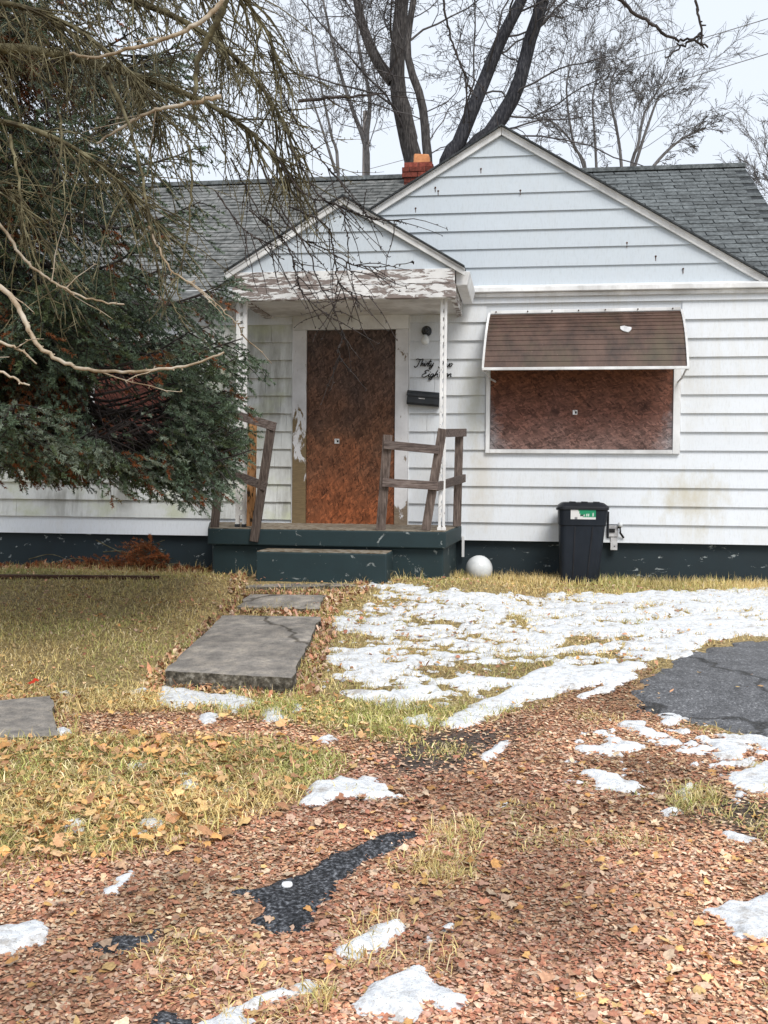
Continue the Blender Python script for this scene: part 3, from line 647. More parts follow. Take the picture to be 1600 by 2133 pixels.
def slope_slab(x0, z0, x1, z1, Ya, Yb, mat, parent, name, th=.03):
    a, b = (x0, z0), (x1, z1)
    if x1 < x0: a, b = b, a
    MB().hexa([(a[0], Ya, a[1]), (b[0], Ya, b[1]), (b[0], Yb, b[1]), (a[0], Yb, a[1]), (a[0], Ya, a[1]+th), (b[0], Ya, b[1]+th), (b[0], Yb, b[1]+th), (a[0], Yb, a[1]+th)]).build(name, mat, parent)
gt = GZ+.075; run = gw+.30
xin = GX-run*.98
for sg in (-1, 1):
    rake(GX+sg*.002, gt, GX+sg*run, gt-GS*run, -.04, gable)
yb = EY+(gt-ZEV)/SL+.2
px_eave = float(at_y(494, 556, -1.0)[0])+.3
croof = MB()
for sg in (-1, 1):
    a = (GX+sg*run, gt-GS*run); b = (GX, gt)
    if sg > 0: a, b = b, a
    th = .018
    croof.hexa([(a[0], -.12, a[1]), (b[0], -.12, b[1]), (b[0], yb, b[1]), (a[0], yb, a[1]), (a[0], -.12, a[1]+th), (b[0], -.12, b[1]+th), (b[0], yb, b[1]+th), (a[0], yb, a[1]+th)])
croof.build('cross_gable_roof', M['edge'], house)
MB().hexa([(XL-.3, -.30, ZE-.14), (px_eave, -.30, ZE-.14), (px_eave, .025, ZE+.01), (XL-.3, .025, ZE+.01), (XL-.3, -.30, ZE-.11), (px_eave, -.30, ZE-.11), (px_eave, .025, ZE+.05), (XL-.3, .025, ZE+.05)]).build('eave', M['shingle_old'], house)
# --- main roof
roof = MB(); th = .05
for (ya, yb2) in ((EY, RY), (DEP+.2, RY)):
    za = ZEV; p = [(XL-.3, min(ya, yb2), 0), ]
    lo, hi = (ya, yb2) if ya < yb2 else (yb2, ya); zl, zh = (ZEV, ZR) if ya < yb2 else (ZR, ZEV)
    roof.hexa([(XL-.3, lo, zl-th), (XRR, lo, zl-th), (XRR, hi, zh-th), (XL-.3, hi, zh-th), (XL-.3, lo, zl), (XRR, lo, zl), (XRR, hi, zh), (XL-.3, hi, zh)])
roof = roof.build('roof', M['edge'], house)
MB().add([(XR-.36, .0, ZE), (XR-.36, DEP, ZE), (XR-.36, RY, ZR-.1), (XR-.46, .0, ZE), (XR-.46, DEP, ZE), (XR-.46, RY, ZR-.1)], [(0, 1, 2), (5, 4, 3), (0, 3, 4, 1), (1, 4, 5, 2), (2, 5, 3, 0)]).build('end_wall', M['siding'], house)
MB().box((XL-.3, RY-.12, ZR-.04), (XRR, RY+.12, ZR+.018)).build('ridge_cap', M['shingle'], roof)
ang = math.atan(SL); su = np.array([0, math.cos(ang), math.sin(ang)]); sn = np.array([0, -math.sin(ang), math.cos(ang)])
TW, TE = .305, .15; rows = int((RY-EY)/math.cos(ang)/TE)
tabm = []
for v in range(3):
    mb = MB(); t0, t1 = .011+.003*v, .002; w_ = TW-.010-.004*v
    pts = [(0, 0, -.004), (w_, 0, -.004), (w_, TE+.03, -.004), (0, TE+.03, -.004), (0, 0, t0), (w_, 0, t0-.002*v), (w_, TE+.03, t1), (0, TE+.03, t1)]
    mb.hexa(pts); me = new_mesh('shingle', mb.v, mb.f); me.materials.append(M['shingle']); tabm.append(me)
RL = root_loc(roof); old = MB(); ntab = 0
AX, AS = at_y(705, 424, -1.25), .60
cand = []
for r in range(rows):
    y = EY+r*TE*math.cos(ang); z = ZEV+r*TE*math.sin(ang)
    x = XRR-(.15 if r % 2 else 0)-TW
    while x > XL:
        if z+.08 > gt-GS*abs(x+TW/2-GX)-.12: cand.append((x, y, z, r))
        x -= TW
right = sorted([c for c in cand if c[0] > GX], key=lambda c: c[1])
lefts = [c for c in cand if c[0] <= GX]
for (x, y, z, r) in right[:299]:
    o = bpy.data.objects.new('shingle', tabm[random.randrange(3)]); C.objects.link(o); o.parent = roof
    o.location = Vector((x+random.uniform(-.003, .003), y, z))-Vector(RL)+Vector(sn)*.002; o.rotation_euler = (ang, random.uniform(-.004, .004), 0)
def tabs_joined(L, name, mat):
    mb = MB()
    for (x, y, z, r) in L:
        b = np.array([x, y, z]); t0 = random.uniform(.009, .018); w_ = TW-random.uniform(.004, .012); j = random.uniform(-.006, .006)
        c = lambda a, q, h: b+np.array([a, 0, 0])+su*(q+j)+sn*h
        mb.hexa([c(0, 0, -.003), c(w_, 0, -.003), c(w_, TE+.02, -.003), c(0, TE+.02, -.003), c(0, 0, t0), c(w_, 0, t0), c(w_, TE+.02, .002), c(0, TE+.02, .002)])
    if L: mb.build(name, mat, roof, kind='stuff')
tabs_joined(lefts+right[299:], 'shingle_courses', M['shingle_old'])
# --- porch roof
PYF = -1.25
pa = at_y(705, 432, PYF); pr_ = at_y(950, 572, PYF); pl_ = at_y(494, 556, PYF)
PX, PZ = float(pa[0]), float(pa[2]); b0 = float((at_y(720, 566, PYF))[2]); PS = .60
px1 = float(at_y(947, 600, PYF)[0]); px0 = float(at_y(489, 600, PYF)[0]); PX = (px0+px1)/2
PZ = b0+PS*(px1-PX)+.0
zb = float(at_y(720, 624, PYF)[2]); zm = (b0+zb)/2
porch_roof = MB()
porch_roof.add([(px0, PYF+.04, b0), (px1, PYF+.04, b0), (PX, PYF+.04, PZ), (px0, 2.2, b0), (px1, 2.2, b0), (PX, 2.2, PZ)], [(0, 1, 2), (5, 4, 3), (0, 3, 4, 1), (1, 4, 5, 2), (2, 5, 3, 0)])
for sg in (-1, 1):
    hw = px1-PX+.10; a = (PX+sg*hw, PZ+.07-PS*hw); b = (PX, PZ+.07)
    if sg > 0: a, b = b, a
    th = .018; ye = 2.6
    porch_roof.hexa([(a[0], PYF-.06, a[1]), (b[0], PYF-.06, b[1]), (b[0], ye, b[1]), (a[0], ye, a[1]), (a[0], PYF-.06, a[1]+th), (b[0], PYF-.06, b[1]+th), (b[0], ye, b[1]+th), (a[0], ye, a[1]+th)])
porch_roof = porch_roof.build('porch_roof', M['edge'], house)
k = 0
while b0+k*PT < PZ-.03:
    z0 = b0+k*PT; z1 = min(z0+PT+.012, PZ); a = (PZ-z0)/PS; b = max((PZ-z1)/PS, .002)
    board(PX-a, PX+a, z0, z1, M['siding_blue'], porch_roof, Y=PYF+.035, xt0=PX-b, xt1=PX+b, sag=.002); k += 1
for sg in (-1, 1): rake(PX+sg*.002, PZ+.068, PX+sg*(px1-PX+.10), PZ+.068-PS*(px1-PX+.10), PYF+.0, porch_roof, .066)
MB().box((px0, PYF-.012, zm+.006), (px1, PYF+.05, b0+.012)).build('fascia_board', M['peel'], porch_roof, bevel=.005)
MB().box((px0-.02, PYF-.03, zb), (px1+.012, PYF+.05, zm-.002)).build('fascia_board', M['peel'], porch_roof, bevel=.005)
MB().box((px0, PYF+.052, zb+.02), (px0+.10, -.026, b0-.01)).build('side_beam', M['peel'], porch_roof)
MB().box((px1-.05, PYF+.052, zb+.012), (px1, -.026, b0-.01)).build('side_beam', M['peel'], porch_roof)
MB().box((px0+.10, PYF+.052, zb+.035), (px1-.055, -.026, zb+.06)).build('soffit', M['soffit'], porch_roof)
# boxed gutter return right of the porch gable
gb = MB(); p = at_y(965, 590, -.85)
gb.hexa([(p[0]-.05, -1.20, p[2]-.09), (p[0]+.06, -1.20, p[2]-.09), (p[0]+.06, -.125, p[2]-.09), (p[0]-.05, -.125, p[2]-.09), (p[0]-.06, -1.20, p[2]+.06), (p[0]+.09, -1.20, p[2]+.05), (p[0]+.09, -.125, p[2]+.05), (p[0]-.06, -.125, p[2]+.06)])
gb.build('gutter_return', M['trim'], porch_roof, bevel=.01)
# --- doorway
def stickered(parent, x, z, Y, s=.055):
    V = [(x-s/2, Y, z-s/2), (x+s/2, Y, z-s/2), (x+s/2, Y, z+s/2), (x-s/2, Y, z+s/2)]
    mb = MB().box((x-s/2, Y-.002, z-s/2), (x+s/2, Y, z+s/2)); mb.build('notice', M['trim'], parent)
    mb = MB().box((x-.002, Y-.0035, z-.014), (x+s*.36, Y-.0021, z+.012)); mb.box((x-s*.34, Y-.0035, z+.014), (x+s*.1, Y-.0021, z+.018)); mb.build('notice_print', M['letter'], parent)
x0, x1, z0, z1 = DR
il, ir, it = float(WZ(640, 880)[0]), float(WZ(824, 880)[0]), float(WZ(730, 688)[2])
doorway = MB().box((x0, -.02, z0-.02), (x1, .06, z1-.01)).build('doorway', M['soffit'], house)
MB().box((x0, -.064, z0), (il, -.021, it-.002)).build('casing_board', M['casing_left'], doorway, bevel=.004)
MB().box((ir, -.064, z0), (x1, -.021, it-.002)).build('casing_board', M['casing'], doorway, bevel=.004)
MB().box((x0, -.064, it), (x1, -.021, z1-.035)).build('casing_board', M['trim'], doorway, bevel=.004)
MB().box((x0-.02, -.075, z1-.034), (x1+.02, -.021, z1)).build('drip_cap', M['trim'], doorway, bevel=.004)
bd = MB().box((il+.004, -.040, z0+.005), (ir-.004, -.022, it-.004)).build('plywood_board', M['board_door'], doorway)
sp = WZ(702, 919, -.04); stickered(doorway, float(sp[0]), float(sp[2]), -.0405, .055)
MB().box((x0-.016, -.04, z0), (x0-.003, -.022, z1-.04)).build('corner_bead', M['trim'], doorway)
MB().box((x1+.003, -.04, z0), (x1+.014, -.022, z1-.04)).build('corner_bead', M['trim'], doorway)
# --- right window
def window(R, L, Rr, B, T, mat):
    x0, x1, z0, z1 = R
    win = MB().box((x0, -.022, z0), (x1, .05, z1)).build('window', M['trim'], house)
    MB().box((x0, -.058, z0), (L, -.023, z1)).build('frame', M['trim'], win, bevel=.004)
    MB().box((Rr, -.058, z0), (x1, -.023, z1)).build('frame', M['trim'], win, bevel=.004)
    MB().box((L+.001, -.058, z0), (Rr-.001, -.023, B)).build('frame', M['trim'], win, bevel=.004)
    MB().box((L+.001, -.058, T), (Rr-.001, -.023, z1)).build('frame', M['trim'], win, bevel=.004)
    MB().box((L+.004, -.040, B+.004), (Rr-.004, -.024, T-.004)).build('plywood_board', mat, win)
    return win
win = window(RW, float(WZ(1021, 850)[0]), float(WZ(1401, 850)[0]), float(WZ(1210, 937)[2]), float(WZ(1210, 672)[2]), M['board_win'])
sp = WZ(1198, 859, -.04); stickered(win, float(sp[0]), float(sp[2]), -.0405, .05)
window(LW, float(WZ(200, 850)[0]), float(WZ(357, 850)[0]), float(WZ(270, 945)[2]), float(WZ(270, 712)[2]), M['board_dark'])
# --- awning over the right window
aw = empty('awning', (*WZ(1215, 660)[:2], float(WZ(1215, 660)[2])), 'rounded brown slatted metal awning with white edges over the large boarded window', 'awning')
tl, tr = WZ(1022, 655, -.03), WZ(1417, 647, -.03); bl, br = at_y(1008, 766, -.52), at_y(1431, 763, -.52)
prof = []
for s in np.linspace(0, 1, 14):
    a = s*math.radians(78); prof.append((math.sin(a)/math.sin(math.radians(78)), (1-math.cos(a))/(1-math.cos(math.radians(78)))))
prof = [(.42*s+.58*a, .55*s+.45*b) for (a, b), s in zip(prof, np.linspace(0, 1, 14))]
def awp(side, i, out=0.0):
    a, b = prof[i]; T, B = (tl, bl) if side == 0 else (tr, br)
    return np.array([T[0]+(B[0]-T[0])*b**.7, T[1]+(B[1]-T[1])*a-out, T[2]+(B[2]-T[2])*b+out*.6])
for i in range(13):
    a0, a1, b0_, b1_ = awp(0, i), awp(1, i), awp(0, i+1), awp(1, i+1)
    n = np.array([0, -.8, .6]); th = .006; lip = n*.005
    mb = MB()
    mb.hexa([b0_+lip, b1_+lip, b1_+lip-n*th, b0_+lip-n*th, a0, a1, a1-n*th, a0-n*th])
    mb.add([b0_+lip, b1_+lip, b1_-n*.004, b0_-n*.004], [(0, 1, 2, 3), (3, 2, 1, 0)])
    mb.build('slat', M['awning'], aw)
for sd_ in (0, 1):
    pts = [awp(sd_, i, .008) for i in range(14)]
    mb = MB(); ex = -.022 if sd_ == 0 else .022
    for a, b in zip(pts[:-1], pts[1:]):
        xa, xb = sorted((0, ex))
        mb.hexa([b+np.array([xa, -.012, -.02]), b+np.array([xb, -.012, -.02]), b+np.array([xb, .03, -.045]), b+np.array([xa, .03, -.045]), a+np.array([xa, -.012, .012]), a+np.array([xb, -.012, .012]), a+np.array([xb, .03, -.015]), a+np.array([xa, .03, -.015])])
    mb.build('edge_strip', M['trim'], aw)
    q = WZ(1032 if sd_ == 0 else 1413, 795, -.055)
    e = pts[-1]; MB().tube([e+np.array([0, .04, -.03]), e*.5+q*.5+np.array([0, .03, -.04]), q], .011, 6).build('bracket', M['metal'], aw)
e0, e1 = awp(0, 13, .01), awp(1, 13, .01)
MB().plank(e0+np.array([-.02, 0, -.02]), e1+np.array([.02, 0, -.02]), .03, .03).build('front_bar', M['trim'], aw, bevel=.004)
MB().plank(tl+np.array([0, -.01, .02]), tr+np.array([0, -.01, .02]), .035, .02).build('top_strip', M['trim'], aw, bevel=.003)
for s in (.03, .2, .33, .47, .61, .78, .96):
    p = tl*(1-s)+tr*s+np.array([0, -.024, .022]); MB().lathe([(.008, 0), (.008, .008), (.003, .012)], p, 8, (0, -1, 0)).build('screw', M['timber'], aw)
# torn pale spot on the awning
i = 6; p = awp(0, i)*.29+awp(1, i)*.71; n = np.array([0, -.8, .6])
mb = MB(); ring = []
for kk in range(10):
    a = 2*math.pi*kk/10; rx = .058*(1+.25*math.sin(3*a)); rz = .05*(1+.3*math.cos(2*a+1)); ring.append(p+np.array([rx*math.cos(a), 0, 0])+rz*math.sin(a)*np.array([0, .6, .8])+n*.017)
mb.add(ring+[q-n*.012 for q in ring], [tuple(range(10))]+[(k, (k+1) % 10, 10+(k+1) % 10, 10+k)[::-1] for k in range(10)]); mb.build('torn_spot', M['metal'], aw)

# ------------------------------------------------------------------ chimney (part of the house)
cy = RY-.35; c0 = at_y(842, 340, cy); c1 = at_y(901, 340, cy); ct = float(at_y(872, 336, cy)[2]); cx0, cx1 = float(c0[0]), float(c1[0]); cw = cx1-cx0
chim = MB().box((cx0+.012, cy+.012, ZR-.4), (cx1-.012, cy+cw-.012, ct-.01)).build('chimney', M['mortar'], house)
bh = .065; nrow = 7
bm = MB().box((0, 0, 0), (1, 1, 1)); bme = new_mesh('brick', bm.v, bm.f); bme.materials.append(M['brick'])
for r in range(nrow):
    zt = ct-.012-r*(bh+.010); ex = .028 if r in (1, 2) else .0
    L = (cw+2*ex)/2
    for kk in range(-1, 2):
        xa = cx0-ex+kk*L+(L/2 if r % 2 else 0); xb = xa+L-.01
        xa = max(xa, cx0-ex); xb = min(xb, cx1+ex)
        if xb-xa < .03: continue
        o = bpy.data.objects.new('brick', bme); C.objects.link(o); o.parent = chim
        o.location = Vector((xa, cy-ex+random.uniform(-.004, .004), zt-bh))-Vector(root_loc(chim)); o.scale = (xb-xa, .10, bh)
    for kk in range(2):
        o = bpy.data.objects.new('brick', bme); C.objects.link(o); o.parent = chim
        o.location = Vector((cx1+ex-.1, cy+.105+kk*.2, zt-bh))-Vector(root_loc(chim)); o.scale = (.10, .19, bh)
f0, f1, ft = float(at_y(859, 325, cy)[0]), float(at_y(893, 325, cy)[0]), float(at_y(876, 312, cy)[2])
mb = MB(); n = 10; ring0 = []; fy0, fy1 = cy+.1, cy+.1+(f1-f0)
lo = [(f0, fy0, ct-.05), (f1, fy0, ct-.05), (f1, fy1, ct-.05), (f0, fy1, ct-.05)]; hi = [(f0+.01, fy0+.01, ft-.01), (f1-.005, fy0+.01, ft-.03), (f1-.01, fy1-.01, ft), (f0+.01, fy1-.01, ft-.02)]
mb.hexa(lo+hi); mb.build('flue_tile', M['clay'], chim, bevel=.02)

# ------------------------------------------------------------------ porch
PT_Z = float(WZ(700, 1091)[2])
SF = -1.45
fl, fr = at_y(433, 1101, SF), at_y(929, 1108, SF); bl_, br_ = WZ(455, 1085), WZ(962, 1094)
porch = empty('porch', (float((fl[0]+fr[0])/2), -.75, .0), 'dark teal concrete porch slab below the boarded door', 'porch')
zt = PT_Z; zl = zt-.16; zf = float(.5*(fl[2]+fr[2])); zt2 = zf
xl_, xr_ = float(fl[0]), float(fr[0]); xbl, xbr = float(bl_[0])-.1, float(br_[0])
MB().hexa([(xl_, SF, zt2-.165), (xr_, SF, zt2-.165), (xbr, .03, zt-.165), (xbl, .03, zt-.165), (xl_, SF, zt2), (xr_, SF, zt2), (xbr, -.03, zt), (xbl, -.03, zt)]).build('slab', M['teal'], porch, bevel=.012)
MB().hexa([(xl_+.02, SF+.02, zt2-.03), (xr_-.02, SF+.02, zt2-.03), (xbr-.02, -.035, zt-.03), (xbl+.02, -.035, zt-.03), (xl_+.012, SF+.012, zt2+.004), (xr_-.012, SF+.012, zt2+.004), (xbr-.02, -.035, zt+.004), (xbl+.02, -.035, zt+.004)]).build('worn_top', M['porch_top'], porch)
MB().hexa([(xl_+.04, SF+.07, -.35), (xr_-.02, SF+.07, -.35), (xbr-.05, .03, -.35), (xbl+.02, .03, -.35), (xl_+.03, SF+.07, zt2-.166), (xr_-.03, SF+.07, zt2-.166), (xbr-.06, .03, zt-.166), (xbl+.02, .03, zt-.166)]).build('base', M['teal'], porch, bevel=.015)
s0, s1 = at_y(533, 1150, -1.85), at_y(806, 1152, -1.85); sz = float(.5*(s0[2]+s1[2]))
MB().box((float(s0[0]), -1.85, -.4), (float(s1[0]), SF+.065, sz)).build('step', M['teal'], porch, bevel=.015)
MB().box((float(s0[0])+.01, -1.84, sz-.01), (float(s1[0])-.01, SF+.06, sz+.004)).build('step_top', M['porch_top'], porch)
def zpor(y): return zt+(zt2-zt)*np.clip(y/SF, 0, 1)
# posts
def porch_post(px_, w_, gap, label):
    Y = -1.14; b = at_y(px_, 1095, Y); x = float(b[0]); z0 = float(zpor(Y))+.005; z1 = zb+.034
    t = empty('porch_post', (x, Y, z0), label, 'post', 'flaking white metal porch posts')
    hw = w_/2; bw = (w_-gap)/2
    for sg in (-1, 1):
        xa, xb2 = sorted((x+sg*gap/2, x+sg*hw)); MB().box((xa, Y-.02, z0), (xb2, Y+.02, z1)).build('bar', M['post'], t, bevel=.003)
    mb = MB(); z = z0+.12
    while z < z1-.1:
        h = random.uniform(.045, .06); mb.hexa([(x-gap/2, Y-.012, z), (x+gap/2, Y-.012, z+.015), (x+gap/2, Y+.012, z+.015), (x-gap/2, Y+.012, z), (x-gap/2, Y-.012, z+h), (x+gap/2, Y-.012, z+h+.015), (x+gap/2, Y+.012, z+h+.015), (x-gap/2, Y+.012, z+h)]); z += .088
    mb.build('lattice', M['post'], t)
    for sg in (-1, 1): MB().box((x+sg*(hw-bw/2)-.022, Y-.03, z0-.002), (x+sg*(hw-bw/2)+.022, Y+.03, z0+.03)).build('foot', M['black'] if gap > .02 else M['post'], t)
porch_post(920, .068, .014, 'slim white post right of the door with flaking paint')
porch_post(502, .112, .034, 'white post half hidden by the spruce left of the door')
# railings
def railing(label, items, loc):
    t = empty('wooden_railing', loc, label, 'railing', 'crooked wooden porch railings')
    for (nm, a, b, w_, th_, face, mat) in items: MB().plank(a, b, w_, th_, face).build(nm, M[mat], t, bevel=.003)
P_ = lambda x, y, Y: at_y(x, y, Y)
Yf = -1.36
railing('crooked brown railing in front of the right door side, beside the slim post', [
    ('post', P_(793, 1104, Yf+.03), P_(808, 906, Yf+.03), .092, .040, (0, -1, 0), 'rail'),
    ('post', P_(887, 1104, Yf+.03), P_(922, 893, Yf+.03), .088, .040, (0, -1, 0), 'rail'),
    ('rail', P_(800, 926, Yf-.012), P_(914, 937, Yf-.012), .085, .038, (0, -1, 0), 'rail_h'),
    ('rail', P_(797, 1005, Yf-.012), P_(912, 1012, Yf-.012), .085, .038, (0, -1, 0), 'rail_h'),
    ('post', P_(952, 1096, -.42), P_(957, 898, -.42), .085, .085, (0, -1, 0), 'rail'),
    ('rail', P_(926, 902, -.98), P_(969, 901, -.40), .085, .038, (1, 0, 0), 'rail_h'),
    ('rail', P_(909, 1014, -1.34), P_(967, 996, -.36), .085, .038, (1, 0, 0), 'rail_h'),
], (float(P_(890, 1100, Yf)[0]), Yf, zt2))
railing('broken brown railing leaning at the left porch corner beside the spruce', [
    ('post', P_(529, 1128, SF-.025), P_(566, 884, SF-.025), .088, .040, (0, -1, 0), 'rail'),
    ('post', P_(523, 1096, -1.22), P_(526, 880, -1.22), .078, .078, (0, -1, 0), 'rail_orange'),
    ('rail', P_(484, 862, -1.34), P_(573, 889, -1.50), .088, .038, (0, -1, 0), 'rail_h'),
    ('rail', P_(488, 988, -1.34), P_(554, 1014, -1.50), .088, .038, (0, -1, 0), 'rail_h'),
    ('post', P_(447, 1099, -1.30), P_(463, 930, -1.30), .085, .040, (0, -1, 0), 'rail'),
], (float(P_(510, 1100, SF)[0]), SF, zt2))

# ------------------------------------------------------------------ small things on the wall
lp = WZ(889, 690, -.03)
t = empty('wall_lamp', (float(lp[0]), -.03, float(lp[2])), 'black wall lamp with a small milky glass shade right of the door', 'lamp')
MB().lathe([(.058, 0), (.058, .02), (.045, .035), (.02, .04)], lp, 20, (0, -1, 0)).build('backplate', M['black'], t, smooth=True)
MB().lathe([(.03, .0), (.036, .05), (.03, .09), (.015, .1)], lp+np.array([0, -.03, .012]), 18, (0, -.75, -.15)).build('holder', M['black'], t, smooth=True)
gl = WZ(886, 707, -.12); MB().lathe([(.002, -.058), (.030, -.054), (.042, -.036), (.046, -.012), (.040, .016), (.028, .034), (.022, .05)], gl, 20, (0, .12, 1)).build('glass_shade', M['globe'], t, smooth=True)
# mailbox
ma = WZ(850, 828, -.03); mbx = WZ(917, 833, -.03)
t = empty('mailbox', (float((ma[0]+mbx[0])/2), -.03, float(ma[2])-.09), 'long black wall mailbox hanging slightly crooked under the house name', 'mailbox')
th_ = math.atan2(float(mbx[2]-ma[2])-.004, float(mbx[0]-ma[0])); L_ = float(mbx[0]-ma[0]); cz = float(.5*(ma[2]+mbx[2])); cxm = float(.5*(ma[0]+mbx[0]))
def mrot(x, y, z): return (cxm+x*math.cos(th_)-z*math.sin(th_), y, cz+x*math.sin(th_)+z*math.cos(th_))
def mprism(prof, xa, xb):
    n = len(prof); v = [mrot(xa, y, z) for y, z in prof]+[mrot(xb, y, z) for y, z in prof]
    return MB().add(v, [tuple(range(n)), tuple(range(2*n-1, n-1, -1))]+[(k, n+k, n+(k+1) % n, (k+1) % n) for k in range(n)])
mprism([(-.03, -.082), (-.118, -.082), (-.128, -.06), (-.128, .03), (-.03, .03)], -L_/2, L_/2).build('body', M['black'], t, bevel=.004)
mprism([(-.03, .031), (-.134, .031), (-.136, .012), (-.142, .012), (-.142, .042), (-.10, .074), (-.03, .084)], -L_/2-.006, L_/2+.006).build('lid', M['black'], t, bevel=.003)
mprism([(-.1285, -.012), (-.134, -.012), (-.134, -.003), (-.1285, -.003)], -.05, .02).build('nameplate', M['metal'], t)
# script lettering
GL = {'T': [[(-.1, .95), (.1, 1.1), (.6, 1.0), (1.0, 1.1)], [(.55, 1.0), (.45, .5), (.3, .0), (.0, -.15), (-.15, .05)]],
 'h': [[(0, 0), (.12, .6), (.2, 1.05), (.1, .6), (.0, 0), (.2, .4), (.35, .45), (.35, .1), (.5, 0)]],
 'i': [[(0, .1), (.15, .5), (.12, .1), (.25, .0), (.35, .15)], [(.17, .72), (.2, .8)]],
 'r': [[(0, .1), (.15, .5), (.2, .42), (.35, .48), (.3, .1), (.42, 0)]],
 't': [[(.2, 1.0), (.1, .3), (.2, 0), (.35, .15)], [(-.05, .65), (.4, .7)]],
 'y': [[(0, .45), (.05, .1), (.2, .05), (.4, .45)], [(.4, .5), (.3, 0), (.1, -.45), (-.1, -.35), (.1, -.1), (.45, .1)]],
 'w': [[(0, .45), (.02, .05), (.2, .05), (.28, .4), (.3, .05), (.48, .05), (.58, .45), (.7, .4)]],
 'o': [[(.2, .48), (.02, .3), (.08, .02), (.3, .1), (.36, .4), (.2, .48), (.4, .38), (.5, .4)]],
 'E': [[(.75, .9), (.5, 1.08), (.25, .85), (.5, .6), (.15, .4), (.1, .1), (.4, -.05), (.75, .2)]],
 'g': [[(.35, .45), (.1, .45), (.02, .15), (.2, .02), (.38, .4), (.3, -.2), (.1, -.5), (-.08, -.35), (.2, -.1), (.5, .1)]],
 'e': [[(0, .1), (.3, .3), (.25, .5), (.08, .4), (.05, .1), (.25, 0), (.4, .12)]],
 'n': [[(0, 0), (.1, .45), (.05, 0), (.2, .42), (.35, .42), (.32, .05), (.48, .08)]]}
WD = {'T': .8, 'h': .5, 'i': .32, 'r': .4, 't': .36, 'y': .48, 'w': .66, 'o': .46, 'E': .78, 'g': .48, 'e': .38, 'n': .46}
lt = empty('house_number_lettering', tuple(WZ(903, 770, -.03)), 'black script house name reading Thirty Two Eighteen above the mailbox', 'lettering')
def word(txt, px0_, py_, px1_, hpx):
    a = WZ(px0_, py_, -.034); b = WZ(px1_, py_-1, -.034); tot = sum(WD[c] for c in txt); s = float(b[0]-a[0])/tot; h = hpx/186.0; x = 0
    for ch in txt:
        for st in GL[ch]:
            q = smooth_path([(float(a[0])+(x+u+.25*v)*s, 0, float(a[2])+v*h) for u, v in st], 4*len(st))
            q[:, 1] = -.036; mb_ = MB().tube(q, .0058, 5)
            if st is GL[ch][0]: keep = mb_
            else: keep.add(mb_.v, mb_.f)
        keep.build('letter', M['letter'], lt); x += WD[ch]
word('Thirty', 865, 763, 903, 14); word('Two', 915, 764, 942, 14); word('Eighteen', 877, 785, 940, 13)
# meter plate on the right wall
t = empty('utility_fitting', tuple(WZ(1275, 1110, -.03)), 'grey metal conduit plate and knob on the wall beside the trash bin', 'wall fitting')
a = WZ(1265, 1094, -.03); b = WZ(1287, 1118, -.03)
MB().box((float(a[0]), -.06, float(b[2])), (float(b[0]), -.026, float(a[2]))).build('box', M['metal'], t, bevel=.004)
a = WZ(1272, 1117, -.05); b = WZ(1286, 1146, -.05); MB().box((float(a[0]), -.05, float(b[2])), (float(b[0]), -.028, float(a[2])-.001)).build('strap', M['metal'], t, bevel=.003)
c = WZ(1280, 1138, -.05); MB().lathe([(.007, 0), (.007, .003)], c, 10, (0, -1, 0)).build('hole_shade', M['letter'], t)  # raised black disc painting the dark inside a strap hole
MB().box((float(WZ(1269, 1100, -.06)[0]), -.068, float(WZ(1269, 1109, -.06)[2])), (float(WZ(1281, 1100, -.06)[0]), -.0605, float(WZ(1269, 1101, -.06)[2]))).build('latch', M['letter'], t)
c = WZ(1292, 1093, -.08); MB().lathe([(.003, -.03), (.02, -.024), (.028, -.004), (.024, .016), (.01, .028)], c, 16, (0, 0, 1)).build('knob', M['globe'], t, smooth=True)
MB().tube([WZ(1287, 1099, -.045), WZ(1292, 1099, -.08), WZ(1292, 1110, -.08), WZ(1299, 1120, -.05)], .012, 8).build('pipe', M['letter'], t, smooth=True)
a = WZ(965, 1117, -.05); MB().box((float(a[0])-.014, -.06, float(WZ(965, 1160, -.05)[2])), (float(a[0])+.014, -.03, float(a[2]))).build('trim_scrap', M['trim'], None, 'short white strip hanging below the siding beside the porch corner', 'trim strip')

